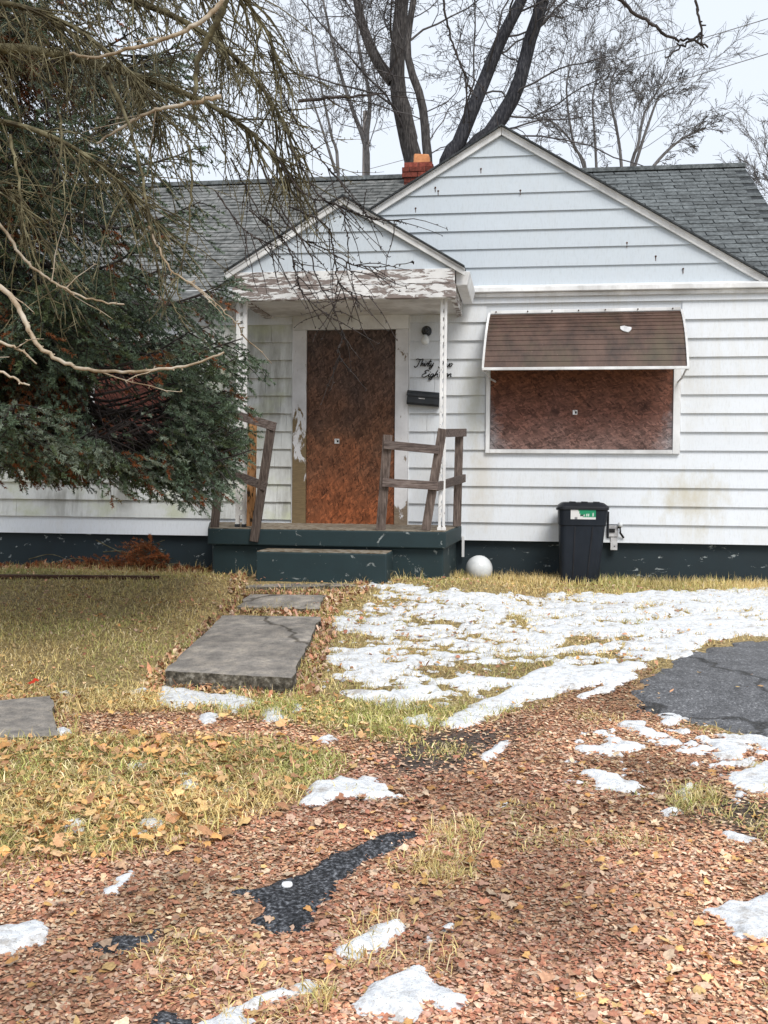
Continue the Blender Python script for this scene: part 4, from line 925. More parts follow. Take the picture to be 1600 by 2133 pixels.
# ------------------------------------------------------------------ trash bin
def bin_():
    Yb = -.62; a = at_y(1163, 1215, Yb); zb_ = float(gz(a[0]+.25, Yb))-.01
    xa, xb2 = float(at_y(1167, 1210, Yb)[0]), float(at_y(1247, 1215, Yb)[0]); xta, xtb = float(at_y(1166, 1060, Yb)[0]), float(at_y(1266, 1062, Yb)[0]); zt_ = float(at_y(1215, 1062, Yb)[2])
    t = empty('trash_bin', ((xa+xb2)/2, Yb+.2, zb_), 'tall dark navy plastic trash bin with lid standing by the wall', 'trash bin')
    def ring(x0, x1, y0, y1, r, z, n=5):
        out = []
        for (cx, cy_, a0) in ((x1-r, y0+r, -90), (x1-r, y1-r, 0), (x0+r, y1-r, 90), (x0+r, y0+r, 180)):
            for k in range(n+1):
                a = math.radians(a0+90*k/n); out.append((cx+r*math.cos(a), cy_+r*math.sin(a), z))
        return out
    def loft(rings, caps=True):
        mb = MB(); n = len(rings[0])
        for r in rings: mb.v += [tuple(map(float, p)) for p in r]
        for i in range(len(rings)-1):
            for k in range(n): mb.f.append((i*n+k, i*n+(k+1) % n, (i+1)*n+(k+1) % n, (i+1)*n+k))
        mb.f.append(tuple(range(n))[::-1]); mb.f.append(tuple((len(rings)-1)*n+k for k in range(n))); return mb
    yb0, yb1, yt0, yt1 = Yb+.05, Yb+.40, Yb, Yb+.50
    L = lambda s, o=0: ring(xa+(xta-xa)*s-o, xb2+(xtb-xb2)*s+o, yb0+(yt0-yb0)*s-o, yb1+(yt1-yb1)*s+o, .05+.02*s, zb_+(zt_-zb_)*s)
    loft([L(0, -.01), L(.02), L(.30), L(.72), L(.79), L(.795, .008), L(1.0, .008)]).build('body', M['bin'], t, smooth=False, bevel=.004)
    # moulded ribs on the front
    for fx in (.33, .70):
        q0 = np.array([xa+(xb2-xa)*fx, yb0-.001, zb_+.03]); q1 = np.array([xta+(xtb-xta)*fx, yt0+(yb0-yt0)*.22, zb_+(zt_-zb_)*.78]); MB().plank(q0, q1, .014, .016).build('rib', M['bin_lid'], t)
    MB().box((xa+.12, yb0-.004, zb_+.0), (xa+(xb2-xa)*.72, yb0+.03, zb_+.055)).build('foot_recess_shade', M['letter'], t)  # solid black block standing in for the shade of a recess
    hz = zt_; g = .02
    lid = loft([ring(xta-g, xtb+g, yt0-g, yt1+g, .08, hz), ring(xta-g, xtb+g, yt0-g, yt1+g, .08, hz+.03), ring(xta-.005, xtb+.005, yt0, yt1, .08, hz+.045), ring(xta+.03, xtb-.03, yt0+.035, yt1-.035, .06, hz+.07), ring(xta+.05, xtb-.05, yt0+.06, yt1-.06, .05, hz+.075)])
    lid.build('lid', M['bin_lid'], t, bevel=.004)
    for fx in (.2, .45, .7): MB().plank((xta+(xtb-xta)*fx, yt0+.05, hz+.078), (xta+(xtb-xta)*(fx+.14), yt0+.05, hz+.076), .02, .03).build('lid_ridge', M['bin_lid'], t, bevel=.006)
    MB().box((xta-.035, yt0+.02, hz-.005), (xta-.015, yt0+.10, hz+.02)).build('lid_tab', M['bin_lid'], t, bevel=.004)
    MB().box((xtb+.012, yt0+.16, zb_+(zt_-zb_)*.62), (xtb+.03, yt0+.28, zt_-.02)).build('handle', M['bin_lid'], t, bevel=.005)
    # printed label: white sheet with a green field
    s0_, s1_ = at_y(1189, 1060, Yb), at_y(1241, 1082, Yb); lx0, lx1 = float(s0_[0]), float(s1_[0]); lz1, lz0 = float(s0_[2]), float(s1_[2])
    nx, nz = 28, 12; V = []; Cc = []; Fq = []
    for j in range(nz+1):
        for i in range(nx+1):
            u, v = i/nx, j/nz; y = yt0+(yb0-yt0)*(1-(lz0+(lz1-lz0)*v-zb_)/(zt_-zb_))-.0105
            V.append((lx0+(lx1-lx0)*u, y, lz0+(lz1-lz0)*v))
            g_ = u > .42-.12*v and v > .18+.25*max(0, .75-u); c_ = (.02, .26, .13) if g_ else (.70, .70, .70)
            if .34 < u < .52 and .3 < v < .5 and (u-.34) > (v-.3)*.6: c_ = (.03, .06, .05)
            if v < .2 and .15 < u < .27: c_ = (.2, .2, .22)
            if .5 < u < .56 and .28 < v < .42 or .62 < u < .67 and .3 < v < .58 or .7 < u < .74 and .3 < v < .52 or .86 < u < .92 and .32 < v < .6: c_ = (.78, .8, .78)
            Cc.append(c_)
    for j in range(nz):
        for i in range(nx): q = j*(nx+1)+i; Fq.append((q, q+1, q+nx+2, q+nx+1))
    arr_obj('sticker', V, np.array(Fq), M['sticker'], t, np.array(Cc))
bin_()
# ball by the porch: a fallen milk-glass globe
gc = at_y(998, 1187, -.45); r_ = .146; zc_ = float(gz(gc[0], -.45))+r_*.82
MB().lathe([(r_*math.sin(a), -r_*math.cos(a)) for a in np.linspace(.05, math.pi-.05, 18)], (float(gc[0]), -.45, zc_), 32).build('white_globe', M['globe'], None, 'round white globe lying in the grass by the porch corner', 'globe', smooth=True)

# ------------------------------------------------------------------ left bed: edging timber, dead branches
a = at_g(-350, 1205); b = at_g(330, 1207)
MB().plank((float(a[0]), float(a[1]), float(gz(*a[:2]))+.02), (float(b[0]), float(b[1]), float(gz(*b[:2]))+.0), .09, .07, (0, 0, 1)).build('edging_timber', M['timber'], None, 'dark brown edging timber on the grass below the left wall', 'edging', bevel=.006)
a = at_y(-60, 1188, -.45); b = at_y(70, 1190, -.45); MB().plank(a, b, .03, .02, (0, -1, 0)).build('pipe_scrap', M['trim'], None, 'thin white strip lying in dead grass by the left foundation', 'strip')
def needles(base, dirs, n, ln, wd, colf, spread=1.0):
    """thin triangles round each shoot. base (S,3), dirs (S,3) shoot vectors; returns verts, tris, colours"""
    Sn = len(base); t = rng.random((Sn, n)); L = np.linalg.norm(dirs, axis=1)[:, None]; dn = dirs/(L+1e-9)
    rnd = rng.normal(size=(Sn, n, 3)); rnd -= dn[:, None, :]*(rnd*dn[:, None, :]).sum(-1, keepdims=True); rnd /= np.linalg.norm(rnd, axis=2, keepdims=True)+1e-9
    nd = rnd*spread+dn[:, None, :]*.75; nd /= np.linalg.norm(nd, axis=2, keepdims=True)
    p = base[:, None, :]+dirs[:, None, :]*t[..., None]
    side = np.cross(nd, rng.normal(size=(Sn, n, 3))); side /= np.linalg.norm(side, axis=2, keepdims=True)+1e-9
    l = ln*(.7+.6*rng.random((Sn, n, 1)))
    V = np.stack([p-side*wd/2, p+side*wd/2, p+nd*l], 2).reshape(-1, 3)
    col = np.repeat(np.repeat(colf[:, None, :], n, 1)*(.75+.5*rng.random((Sn, n, 1))), 3, 0).reshape(Sn, n*3, 3) if False else np.repeat((colf[:, None, :]*(.75+.5*rng.random((Sn, n, 1)))).reshape(-1, 3), 3, 0)
    return V, np.arange(len(V)).reshape(-1, 3), col
def dead_branch():
    t = empty('dead_branch', tuple(at_g(300, 1195)), 'heap of rust brown dead spruce twigs against the left foundation', 'dead branch')
    tw = Twigs(); B = []; D = []
    for k in range(420):
        u = rng.random(); px_ = 160+190*u**.8; h = (.10+.30*max(0, 1-abs(px_-312)/50) if px_ > 250 else .10)*rng.random()
        g = at_y(px_, 1195, -.55-.3*rng.random()); p = np.array([g[0], g[1], gz(g[0], g[1])+h])
        dvec = np.array([rng.normal(-.6, .6), rng.normal(-.2, .3), rng.normal(-.1, .35)])*.2
        B.append(p); D.append(dvec); tw.add(np.array([p-dvec*.3, p+dvec*.5, p+dvec]), np.array([.004, .003, .0015]), 3)
    for k in range(260):
        px_ = rng.uniform(-40, 430); g = at_y(px_, 1195, -.35-.5*rng.random()); p = np.array([g[0], g[1], gz(g[0], g[1])+.05*rng.random()]); dvec = np.array([rng.normal(0, .8), rng.normal(0, .4), rng.normal(.1, .3)])*.12
        B.append(p); D.append(dvec); tw.add(np.array([p-dvec*.3, p+dvec*.5, p+dvec]), np.array([.004, .003, .0015]), 3)
    V, Fq, cc = needles(np.array(B), np.array(D), 60, .030, .007, np.array([.34, .115, .042])*(.5+.9*rng.random((len(B), 1))))
    arr_obj('needles', V, Fq, M['rust'], t, cc); 
    for pl in ([(200, 1125), (250, 1150), (290, 1162), (305, 1140), (295, 1122)], [(215, 1150), (255, 1148), (285, 1163)], [(60, 1165), (110, 1155), (165, 1180)], [(120, 1175), (160, 1163), (230, 1180)]):
        q = smooth_path([at_y(x, y, -.6) for x, y in pl], 9); tw.add(q, np.linspace(.007, .002, 9), 4)
    tw.build('bare_twigs', M['twig'], t)
dead_branch()

# ------------------------------------------------------------------ grass
def grass(x, y, h, lean, wdt, col, name, label, hz=0.0):
    n = len(x); z = gz(x, y)-.006+hz; a = rng.random(n)*2*math.pi; d = np.stack([np.cos(a), np.sin(a)], 1); b = rng.random(n)*2*math.pi
    side = np.stack([np.cos(b), np.sin(b), np.zeros(n)], 1)*wdt[:, None]/2
    P0 = np.stack([x, y, z], 1); l = lean[:, None]
    P1 = P0+np.concatenate([d*l*h[:, None]*.35, (h*.55*np.sqrt(np.clip(1-.35*lean**2, .1, 1)))[:, None]], 1)
    P2 = P0+np.concatenate([d*l*h[:, None]*1.0, (h*np.clip(1-.62*lean, .12, 1))[:, None]], 1)
    V = np.stack([P0-side, P0+side, P1+side*.7, P1-side*.7, P2], 1).reshape(-1, 3)
    i = np.arange(n)[:, None]*5
    T = np.concatenate([i+np.array([[0, 1, 2]]), i+np.array([[0, 2, 3]]), i+np.array([[3, 2, 4]])], 0)
    arr_obj(name, V, T, M['grass'], col=np.repeat(col, 5, 0), kind='stuff', label=label, cat='grass')
def scatter(n, x0, x1, y0, y1): return rng.uniform(x0, x1, n), rng.uniform(y0, y1, n)
def gcol(x, y, n, green):
    tan = np.array([.74, .56, .25]); grn = np.array([.36, .41, .12]); pale = np.array([.84, .70, .42])
    g = np.clip(green+(fbm(x*1.1, y*1.1, 61)-.5)*1.6+rng.normal(0, .28, n), 0, 1)[:, None]
    c = tan*(1-g)+grn*g; pk = (rng.random(n) < .16)[:, None]; c = np.where(pk, pale, c)
    return c*(.7+.5*rng.random((n, 1)))*(.7+.6*fbm(x*1.4, y*1.4, 65))[:, None]
OFF = lambda x, y: np.maximum.reduce([inz(x, y, k) for k in ('drive', 'patch', 'patch2', 'patch3')])
SLAB = lambda x, y: np.maximum.reduce([inz(x, y, k) for k in ('slab_a', 'slab_b', 'slab_c', 'slab_left')])
def lawn():
    X, Y, H, Ln, W, Cc = [], [], [], [], [], []
    def put(n, box, keep, h, lean, green, wd=.0045):
        x, y = scatter(n, *box); dens = keep(x, y); k = rng.random(n) < dens; x, y = x[k], y[k]; m_ = len(x)
        X.append(x); Y.append(y); H.append(h*(.5+.9*rng.random(m_))); Ln.append(np.clip(lean+rng.normal(0, .3, m_), .05, 1.35)); W.append(wd*(.7+.7*rng.random(m_))); Cc.append(gcol(x, y, m_, green))
    sf = snow_field
    def lawn_d(x, y):
        d_ = np.clip(.5-inz(x, y, 'litter')/.2, 0.0, 1)*np.clip(.35+1.3*(fbm(x*2.2, y*2.2, 71)-.2), 0, 1)
        d_ = d_*np.where(SLAB(x, y) > -.02, 0, 1)*np.where(OFF(x, y) > -.03, 0, 1)*np.where(sf(x, y) > .015, np.where(sf(x, y) > .035, .12, .5)*np.clip(.25+(1.4-x)/2.5, .10, 1), 1)
        return d_
    put(150000, (-5.6, 3.2, -5.6, -.1), lawn_d, .06, .95, .24)
    put(85000, (-3.6, .2, -8.7, -5.2), lawn_d, .085, 1.0, .36, .005)
    # taller straw along the foundations
    put(9000, (-.9, 3.2, -.95, -.02), lambda x, y: .35+.65*np.exp(-((y+.45)/.3)**2), .10, .5, .05)
    put(3500, (-5.5, -1.0, -1.6, -.05), lambda x, y: np.where((y > -1.0) & (x > -3.6), 0, .8), .12, .55, .0)
    # grass along the edges of the walk
    ed = lambda x, y: np.where((SLAB(x, y) < .0) & (SLAB(x, y) > -.14), .8, 0)*np.where(sf(x, y) > .01, .1, 1)
    put(26000, (-3.4, -.6, -6.6, -1.6), ed, .085, .6, .45)
    # tufts in the leaf litter
    tf = lambda x, y: np.where((inz(x, y, 'litter') > 0) & (OFF(x, y) < -.04), np.clip((fbm(x*2.6+3, y*2.6, 83, 3)-.62)*6, 0, 1), 0)
    put(50000, (-2.4, 1.2, -9.2, -5.2), tf, .06, 1.0, .2, .0042)
    for P, n_, gr in ((poly_g([(850, 1850), (880, 1760), (960, 1710), (1010, 1730), (960, 1800), (900, 1860)]), 380, .22), (poly_g([(700, 2010), (740, 1950), (900, 1880), (960, 1990), (820, 2030)]), 260, .22), (poly_g([(520, 1480), (560, 1430), (640, 1400), (650, 1440), (590, 1490)]), 900, .5), (poly_g([(800, 1220), (770, 1185), (800, 1160), (845, 1215)]), 350, .0), (poly_g([(440, 2133), (640, 2060), (700, 2080), (600, 2150)]), 240, .22), (poly_g([(1400, 1700), (1440, 1640), (1500, 1650), (1480, 1700)]), 400, .22), (poly_g([(480, 1274), (500, 1262), (660, 1268), (648, 1278)]), 350, .3), (poly_g([(505, 1232), (520, 1222), (740, 1216), (700, 1236)]), 350, .2)):
        mn, mx = P.min(0), P.max(0); put(n_*3, (mn[0], mx[0], mn[1], mx[1]), lambda x, y, P=P: np.clip(.7+sdist(x, y, P)*4, 0, .8)*np.clip((fbm(x*6, y*6, 87, 3)-.35)*4, 0, 1), .075, .85, gr)
    return [np.concatenate(a) for a in (X, Y, H, Ln, W, Cc)]
gx, gy, gh, gl_, gw_, gc_ = lawn()
grass(gx, gy, gh, gl_, gw_, gc_, 'lawn_grass', 'flattened straw yellow and green winter grass of the lawn')

# ------------------------------------------------------------------ fallen leaves
LEAF_A = np.array([(0, -.5), (.30, -.22), (.34, .12), (.05, .52), (-.26, .30), (-.32, -.14)])
LEAF_B = np.array([(0, -.50), (.17, -.36), (.40, -.34), (.36, -.08), (.50, .14), (.33, .22), (.24, .40), (0, .56), (-.24, .40), (-.33, .22), (-.50, .14), (-.36, -.08), (-.40, -.34), (-.17, -.36)])
PAL = np.array([(.58, .335, .20), (.55, .28, .165), (.50, .225, .135), (.62, .40, .245), (.42, .19, .12), (.56, .39, .28), (.70, .53, .37), (.47, .28, .20)])
PALY = np.array([(.62, .37, .14), (.56, .30, .11), (.66, .45, .20), (.48, .28, .14), (.55, .37, .20), (.44, .23, .12)])
def leaves(x, y, size, pal, shape, tilt, name, lift=.012, **kw):
    n = len(x); k = len(shape); yaw = rng.random(n)*2*math.pi; tx = rng.normal(0, tilt, n); ty = rng.normal(0, tilt, n)
    curl = rng.normal(.0, .9, n); curl2 = rng.normal(.25, .6, n); asp = .6+.5*rng.random(n)
    sh = np.concatenate([[[0, 0]], shape]); u = sh[:, 0][None]*asp[:, None]*(1+.25*rng.normal(size=(n, k+1))*(np.arange(k+1) > 0)); v = sh[:, 1][None]*(1+.15*rng.normal(size=(n, k+1))*(np.arange(k+1) > 0))
    wv = .55*curl[:, None]*u*u+.4*curl2[:, None]*v*v+ .05*rng.normal(size=(n, k+1))
    wv = wv+u*np.tan(np.clip(tx, -1, 1))[:, None]+v*np.tan(np.clip(ty, -1, 1))[:, None]
    wv -= wv.min(1, keepdims=True)*.75
    c, s = np.cos(yaw)[:, None], np.sin(yaw)[:, None]; S_ = size[:, None]
    V = np.stack([x[:, None]+(u*c-v*s)*S_, y[:, None]+(u*s+v*c)*S_, gz(x, y)[:, None]+lift*rng.random((n, 1))+wv*S_], 2).reshape(-1, 3)
    i = np.arange(n)[:, None, None]*(k+1); r = np.arange(k)
    T = (i+np.stack([np.zeros(k, int), 1+r, 1+(r+1) % k], 1)[None]).reshape(-1, 3)
    base = pal[rng.integers(0, len(pal), n)]*(.72+.50*rng.random((n, 1)))*(.62+.76*np.clip((fbm(x*1.6, y*1.6, 131)-.5)*1.9+.5, 0, 1))[:, None]
    tint = fbm(x*.9+5, y*.9, 141)[:, None]; base = base*(1+(tint-.5)*np.array([[.1, .35, .1]]))
    return V, T, np.repeat(base, k+1, 0)
def litter():
    Vs, Ts, Cs = [], [], []; off = 0
    def put(n, box, keep, smin, smax, pal, shape, tilt, lift=.014):
        nonlocal off
        x, y = scatter(n, *box); k = rng.random(n) < keep(x, y); x, y = x[k], y[k]
        V, T, c = leaves(x, y, rng.uniform(smin, smax, len(x)), pal, shape, tilt, '', lift); Vs.append(V); Ts.append(T+off); Cs.append(c); off += len(V)
    no = lambda x, y: np.where(OFF(x, y) > .10*(rng.random(len(x))**2-.3), .05, 1)*np.where(snow_field(x, y) > .012, .02, 1)
    mud = lambda x, y: 1-.78*np.clip(np.maximum(inz(x, y, 'mud'), inz(x, y, 'mud2'))/.2+.4, 0, 1)
    lit = lambda x, y: np.clip(inz(x, y, 'litter')/.3+.5, 0, 1)*no(x, y)*mud(x, y)*np.where(SLAB(x, y) > 0, .25, 1)
    put(76000, (-2.5, 1.2, -9.3, -7.2), lit, .009, .028, PAL, LEAF_A, .14, .007)
    put(80000, (-3.6, 2.2, -7.4, -4.2), lit, .012, .032, PAL, LEAF_A, .14, .008)
    put(2000, (-2.5, 1.2, -9.3, -6.2), lit, .026, .046, np.concatenate([PAL, PAL[6:7], PALY[:3]]), LEAF_B, .2)
    put(26000, (-2.6, 1.4, -9.3, -5.2), lit, .005, .014, PAL, LEAF_A, .2, .012)
    # large yellow maple leaves over the rough grass on the left
    yl = lambda x, y: np.clip(.5-inz(x, y, 'litter')/.25, 0.04, 1)*no(x, y)*np.where(SLAB(x, y) > 0, 0, 1)*np.clip((x+.9)/-.5, .15, 1)
    put(1700, (-3.4, .0, -8.6, -5.6), yl, .035, .07, PALY, LEAF_B, .25, .04)
    put(15000, (-3.4, .0, -8.6, -5.2), yl, .014, .04, PALY, LEAF_A, .28, .04)
    # thin scatter over the lawn and walk
    ln = lambda x, y: .5*np.clip(.5-inz(x, y, 'litter')/.25, 0.02, 1)*no(x, y)*np.where(SLAB(x, y) > .02, .04, 1)*np.clip(.2+(fbm(x*1.5, y*1.5, 91)-.35)*2.4, .05, 1)
    put(15000, (-5.4, 3.0, -5.4, -.4), ln, .02, .045, np.concatenate([PAL, PALY]), LEAF_A, .3, .03)
    red = lambda x, y: np.where((SLAB(x, y) < -.0) & (SLAB(x, y) > -.16), .8, 0)*no(x, y)
    put(22000, (-3.3, -.8, -5.6, -1.6), red, .025, .05, PAL, LEAF_A, .4, .02)
    put(9000, (-5.8, -2.4, -1.15, -.1), lambda x, y: np.clip(.25+(fbm(x*2, y*2, 93)-.4)*4, .1, 1), .02, .045, PAL[:6]*np.array([.75, .6, .5]), LEAF_A, .4, .05)
    sl = lambda x, y: np.where((SLAB(x, y) > -.02) & (SLAB(x, y) < .11), .55, .03)*no(x, y)
    put(9000, (-3.3, -.8, -5.6, -1.6), sl, .012, .034, PAL, LEAF_A, .2, .05)
    arr_obj('leaf_litter', np.concatenate(Vs), np.concatenate(Ts), M['leaf'], col=np.concatenate(Cs), kind='stuff', label='thick layer of brown, red and yellow fallen leaves', cat='leaf litter')
    # the 290 nearest big leaves, one by one
    n = 2500; x, y = scatter(n, -2.0, .6, -9.1, -6.0); k = (inz(x, y, 'litter') > -.6) & (OFF(x, y) < -.02) & (snow_field(x, y) < -.02); x, y = x[k], y[k]
    dd = np.hypot(x, y+11.4); rel = (x*math.cos(YAW)+(y+11.4)*math.sin(YAW))/((y+11.4)*math.cos(YAW)-x*math.sin(YAW)); k = np.abs(rel) < .38; x, y = x[k][:290], y[k][:290]
    kk = len(LEAF_B)+1; yl_ = inz(x, y, 'litter') < .15
    for pal, sel, smin, smax in ((PALY, yl_, .045, .07), (np.concatenate([PAL, PALY[:3]]), ~yl_, .026, .042)):
        V, T, c = leaves(x[sel], y[sel], rng.uniform(smin, smax, sel.sum()), pal, LEAF_B, .2, '', .02)
        for i in range(int(sel.sum())):
            v = V[i*kk:(i+1)*kk]; o0 = v[0].copy(); me = new_mesh('leaf', v-o0, T[i*14:(i+1)*14]-i*kk, c[i*kk:(i+1)*kk]); me.materials.append(M['leaf'])
            o = bpy.data.objects.new('leaf', me); C.objects.link(o); o.parent = GROUND; o.location = o0+np.array([0, 0, .012])
litter()
p = at_g(70, 1440); V, T, c = leaves(np.array([p[0]]), np.array([p[1]]), np.array([.09]), np.array([(.60, .05, .02)]), LEAF_B, .2, '')
arr_obj('red_leaf', V+np.array([0, 0, .05]), T, M['leaf'], col=c, label='single bright red leaf on the lawn at the left edge', cat='leaf')
p = at_g(598, 1853); MB().lathe([(.003, .0), (.018, 0), (.02, .004), (.018, .012), (.005, .013)], (float(p[0]), float(p[1]), float(p[2])+.012), 20).build('bottle_cap', M['trim'], None, 'small white cap lying on the dark asphalt patch', 'cap', smooth=True)

# ------------------------------------------------------------------ spruce on the left
def spruce():
    tp = at_d(-170, 1150, 8.4); bx, by = float(tp[0]), float(tp[1]); bz = float(gz(bx, by))
    t = empty('spruce_tree', (bx, by, bz), 'large shaggy blue-green spruce hanging over the left front of the house', 'tree')
    tk = Twigs(); zz_ = np.linspace(0, 9.5, 14); tk.add(np.stack([np.full(14, bx), np.full(14, by), bz+zz_], 1), .21*(1-zz_/10.6)+.01, 10); tk.build('trunk', M['bark'], t)
    gcs = np.array([(.100, .142, .088), (.130, .178, .125), (.082, .110, .050), (.200, .240, .185)]); brown = np.array([.22, .080, .030]); dull = np.array([.115, .092, .045])
    gp = at_d(262, 852, 8.6); gap = (float(gp[0]), float(gp[2]))
    kx = [float(at_d(p, 1000, 8.4)[0]) for p in (-50, 150, 230, 320, 360, 450, 540, 600)]; kz = [float(at_d(p, q, 8.4)[2]) for p, q in ((-50, 1000), (150, 985), (230, 965), (320, 985), (360, 1040), (450, 1065), (540, 1045), (600, 1000))]
    w0 = WZ(262, 850); w1 = at_d(262, 850, 5.5); wd_ = unit(w1-w0)
    def hollow(P):                              # a bare hollow between the boughs in front of the left window
        q = np.atleast_2d(P)-w0; a_ = q@wd_; q = q-a_[:, None]*wd_; sc_ = 1-a_/11.3
        return (q[:, 0]/(.46*sc_))**2+(q[:, 2]/(.56*sc_))**2 < 1
    ex_z = [float(at_d(550, q, 8.4)[2]) for q in (1060, 1020, 995, 890, 870, 640, 560, 300)]; ex_x = [float(at_d(p, 900, 8.4)[0]) for p in (548, 548, 500, 492, 555, 558, 530, 560)]
    def edge(P): return np.interp(P[:, 2], ex_z, ex_x)+.05*np.sin(P[:, 2]*17)+.04*np.sin(P[:, 1]*13+P[:, 2]*7)
    def lim(x, y): return np.interp(x, kx, kz)+.07*np.sin(np.asarray(x)*11+np.asarray(y)*3)+.05*np.sin(np.asarray(y)*9)
    for i in range(132):
        h = 1.45+5.0*((i+.5)/84)**1.05+rng.normal(0, .08)
        low = i >= 84
        if low: h = 1.25+1.75*(i-84)/48
        az = rng.uniform(-1.15, 1.05) if i % 4 else rng.uniform(-2.2, 2.0)       # 0 = towards +x (over the frame), negative = towards the camera
        L = (2.95-.07*h+(.28 if 1.5 < h < 3.1 else 0))*rng.uniform(.74, 1.06)*(1-.14*abs(az))
        if low: az = rng.uniform(-.4, .6); L = rng.uniform(1.9, 2.75)
        out = np.array([math.cos(az), math.sin(az), 0]); sd2 = np.array([-out[1], out[0], 0])
        s = np.linspace(0, 1, 12); droop = .30+.25*rng.random()
        z = h+.0+ -droop*L*np.sin(s*math.pi*.62)*.75+.22*L*np.clip(s-.72, 0, 1)**1.2*1.5
        ax = np.array([bx, by, bz])+np.outer(s*L, out)+np.stack([0*s, 0*s, z], 1)+np.outer(.12*np.sin(s*3+rng.random()*6), sd2)
        sag_ = np.max(lim(ax[:, 0], ax[:, 1])+.12-ax[:, 2])
        if sag_ > 0: ax[:, 2] += sag_*np.clip(s/.25, 0, 1)
        over = ax[:, 0] > edge(ax)-.06
        if over.any(): L *= .97*s[np.argmax(over)]; ax = np.array([np.interp(s*s[np.argmax(over)], s, ax[:, q_]) for q_ in range(3)]).T
        tw = Twigs(); tw.add(ax, np.linspace(.030, .005, 12), 5)
        B, D, K = [], [], []
        nbr = int(24+9*L)
        deadc = rng.random(); bc = gcs[rng.integers(0, 4)]
        for j in range(nbr):
            q = .16+.84*(j+.5)/nbr; ii = q*11; i0 = int(min(ii, 10)); p = ax[i0]+(ax[i0+1]-ax[i0])*(ii-i0); tg = unit(ax[i0+1]-ax[i0])
            sg = 1 if j % 2 else -1; l = (.26+.62*(1-q)**.6*rng.uniform(.6, 1.1))*(1.0 if q < .9 else .8)
            dirv = unit(tg*.75+sd2*sg*rng.uniform(.5, 1.0)+np.array([0, 0, -1])*rng.uniform(.05, .85))
            bend = np.array([0, 0, -.28*l]); k_ = np.linspace(0, 1, 5)[:, None]; bp = p+dirv*l*k_+bend*k_**2
            if bp[-1][0] > edge(bp[-1:])[0] or bp[-1][2] < lim(bp[-1][0], bp[-1][1])-.05 or (hollow(bp[2])[0] and rng.random() < .8): continue
            tw.add(bp, np.linspace(.0065, .0025, 5), 3)
            ns = max(5, int(l/.045)); blot = fbm(np.array([p[0]*1.9+p[1]*.7]), np.array([p[2]*1.9-p[1]*.6]), 123, 2)[0]; dead = rng.random() < (.6 if q < .4 else .10)*(.35+.65*deadc)+(4.5*max(0, blot-.59) if q < .72 else 0)
            for m_ in range(ns):
                f = (m_+.7)/ns; pp = bp[0]+dirv*l*f+bend*f*f; lt_ = rng.uniform(.06, .125)*(1.15-.4*f); s3 = 1 if m_ % 2 else -1
                sdv = unit(np.cross(dirv, [0, 0, 1])); dv = unit(dirv*.7+sdv*s3*rng.uniform(.3, .95)+rng.normal(0, .25, 3)+np.array([0, 0, -.18]))*lt_
                inner = f < .35 and q < .55
                if inner and rng.random() < .5: continue
                B.append(pp); D.append(dv)
                if dead: K.append((brown if rng.random() < .5 else dull)*rng.uniform(.4, 1.4))
                else: K.append((bc if rng.random() < .7 else gcs[rng.integers(0, 4)])*rng.uniform(.6, 1.45))
            B.append(bp[-1]); D.append(dirv*.10+np.array([0, 0, -.02])); K.append(bc*1.15 if not dead else brown)
        if len(B) < 8: continue
        B, D, K = map(np.array, (B, D, K))
        kp = B[:, 2] > lim(B[:, 0], B[:, 1])
        kp &= ~(hollow(B) & (rng.random(len(B)) < .94)); kp &= B[:, 0] < edge(B)-.03+.12*(B[:, 1]-by)*0
        thin_ = np.clip((B[:, 2]-2.4)/1.2, 0, 1)*.5; kp &= rng.random(len(B)) > thin_; B, D, K = B[kp], D[kp], K[kp]
        if len(B) < 5: continue
        V, T_, c = needles(B, D, 40, .024, .0085, K, 1.0)
        bo = tw.build('bough', M['twig_dark'], t)
        arr_obj('needles', V, T_, M['needle'], bo, c)
spruce()

# ------------------------------------------------------------------ bare trees
def wander(p, d, L, n, wob, grav=0.0):
    pts = [np.array(p, float)]; d = unit(d)
    for _ in range(n-1):
        d = unit(d+rng.normal(0, wob, 3)+np.array([0, 0, grav])); pts.append(pts[-1]+d*L/(n-1))
    return np.array(pts)
def branch_out(tw, pts, r0, r1, level, spec):
    """children along a branch; spec[level] = (count, length ratio, angle, wobble, gravity, thickness ratio, sides, points)"""
    if level >= len(spec): return
    cnt, lr, angd, wob, grav, rr, sides, npt = spec[level]; L = np.linalg.norm(np.diff(pts, axis=0), axis=1).sum()
    for k in range(cnt):
        q = .25+.75*(k+rng.random())/cnt; ii = q*(len(pts)-1); i0 = int(min(ii, len(pts)-2)); p = pts[i0]+(pts[i0+1]-pts[i0])*(ii-i0); tg = unit(pts[i0+1]-pts[i0])
        perp = unit(np.cross(tg, rng.normal(size=3))); d = unit(tg*math.cos(angd)+perp*math.sin(angd)*rng.uniform(.7, 1.2))
        l = L*lr*rng.uniform(.55, 1.15)*(1.1-.55*q); r = max((r0+(r1-r0)*q)*rr, .005)
        c = wander(p, d, l, npt, wob, grav); tw.add(c, np.linspace(r, max(r*.4, .0032), npt), sides)
        branch_out(tw, c, r, r*.4, level+1, spec)
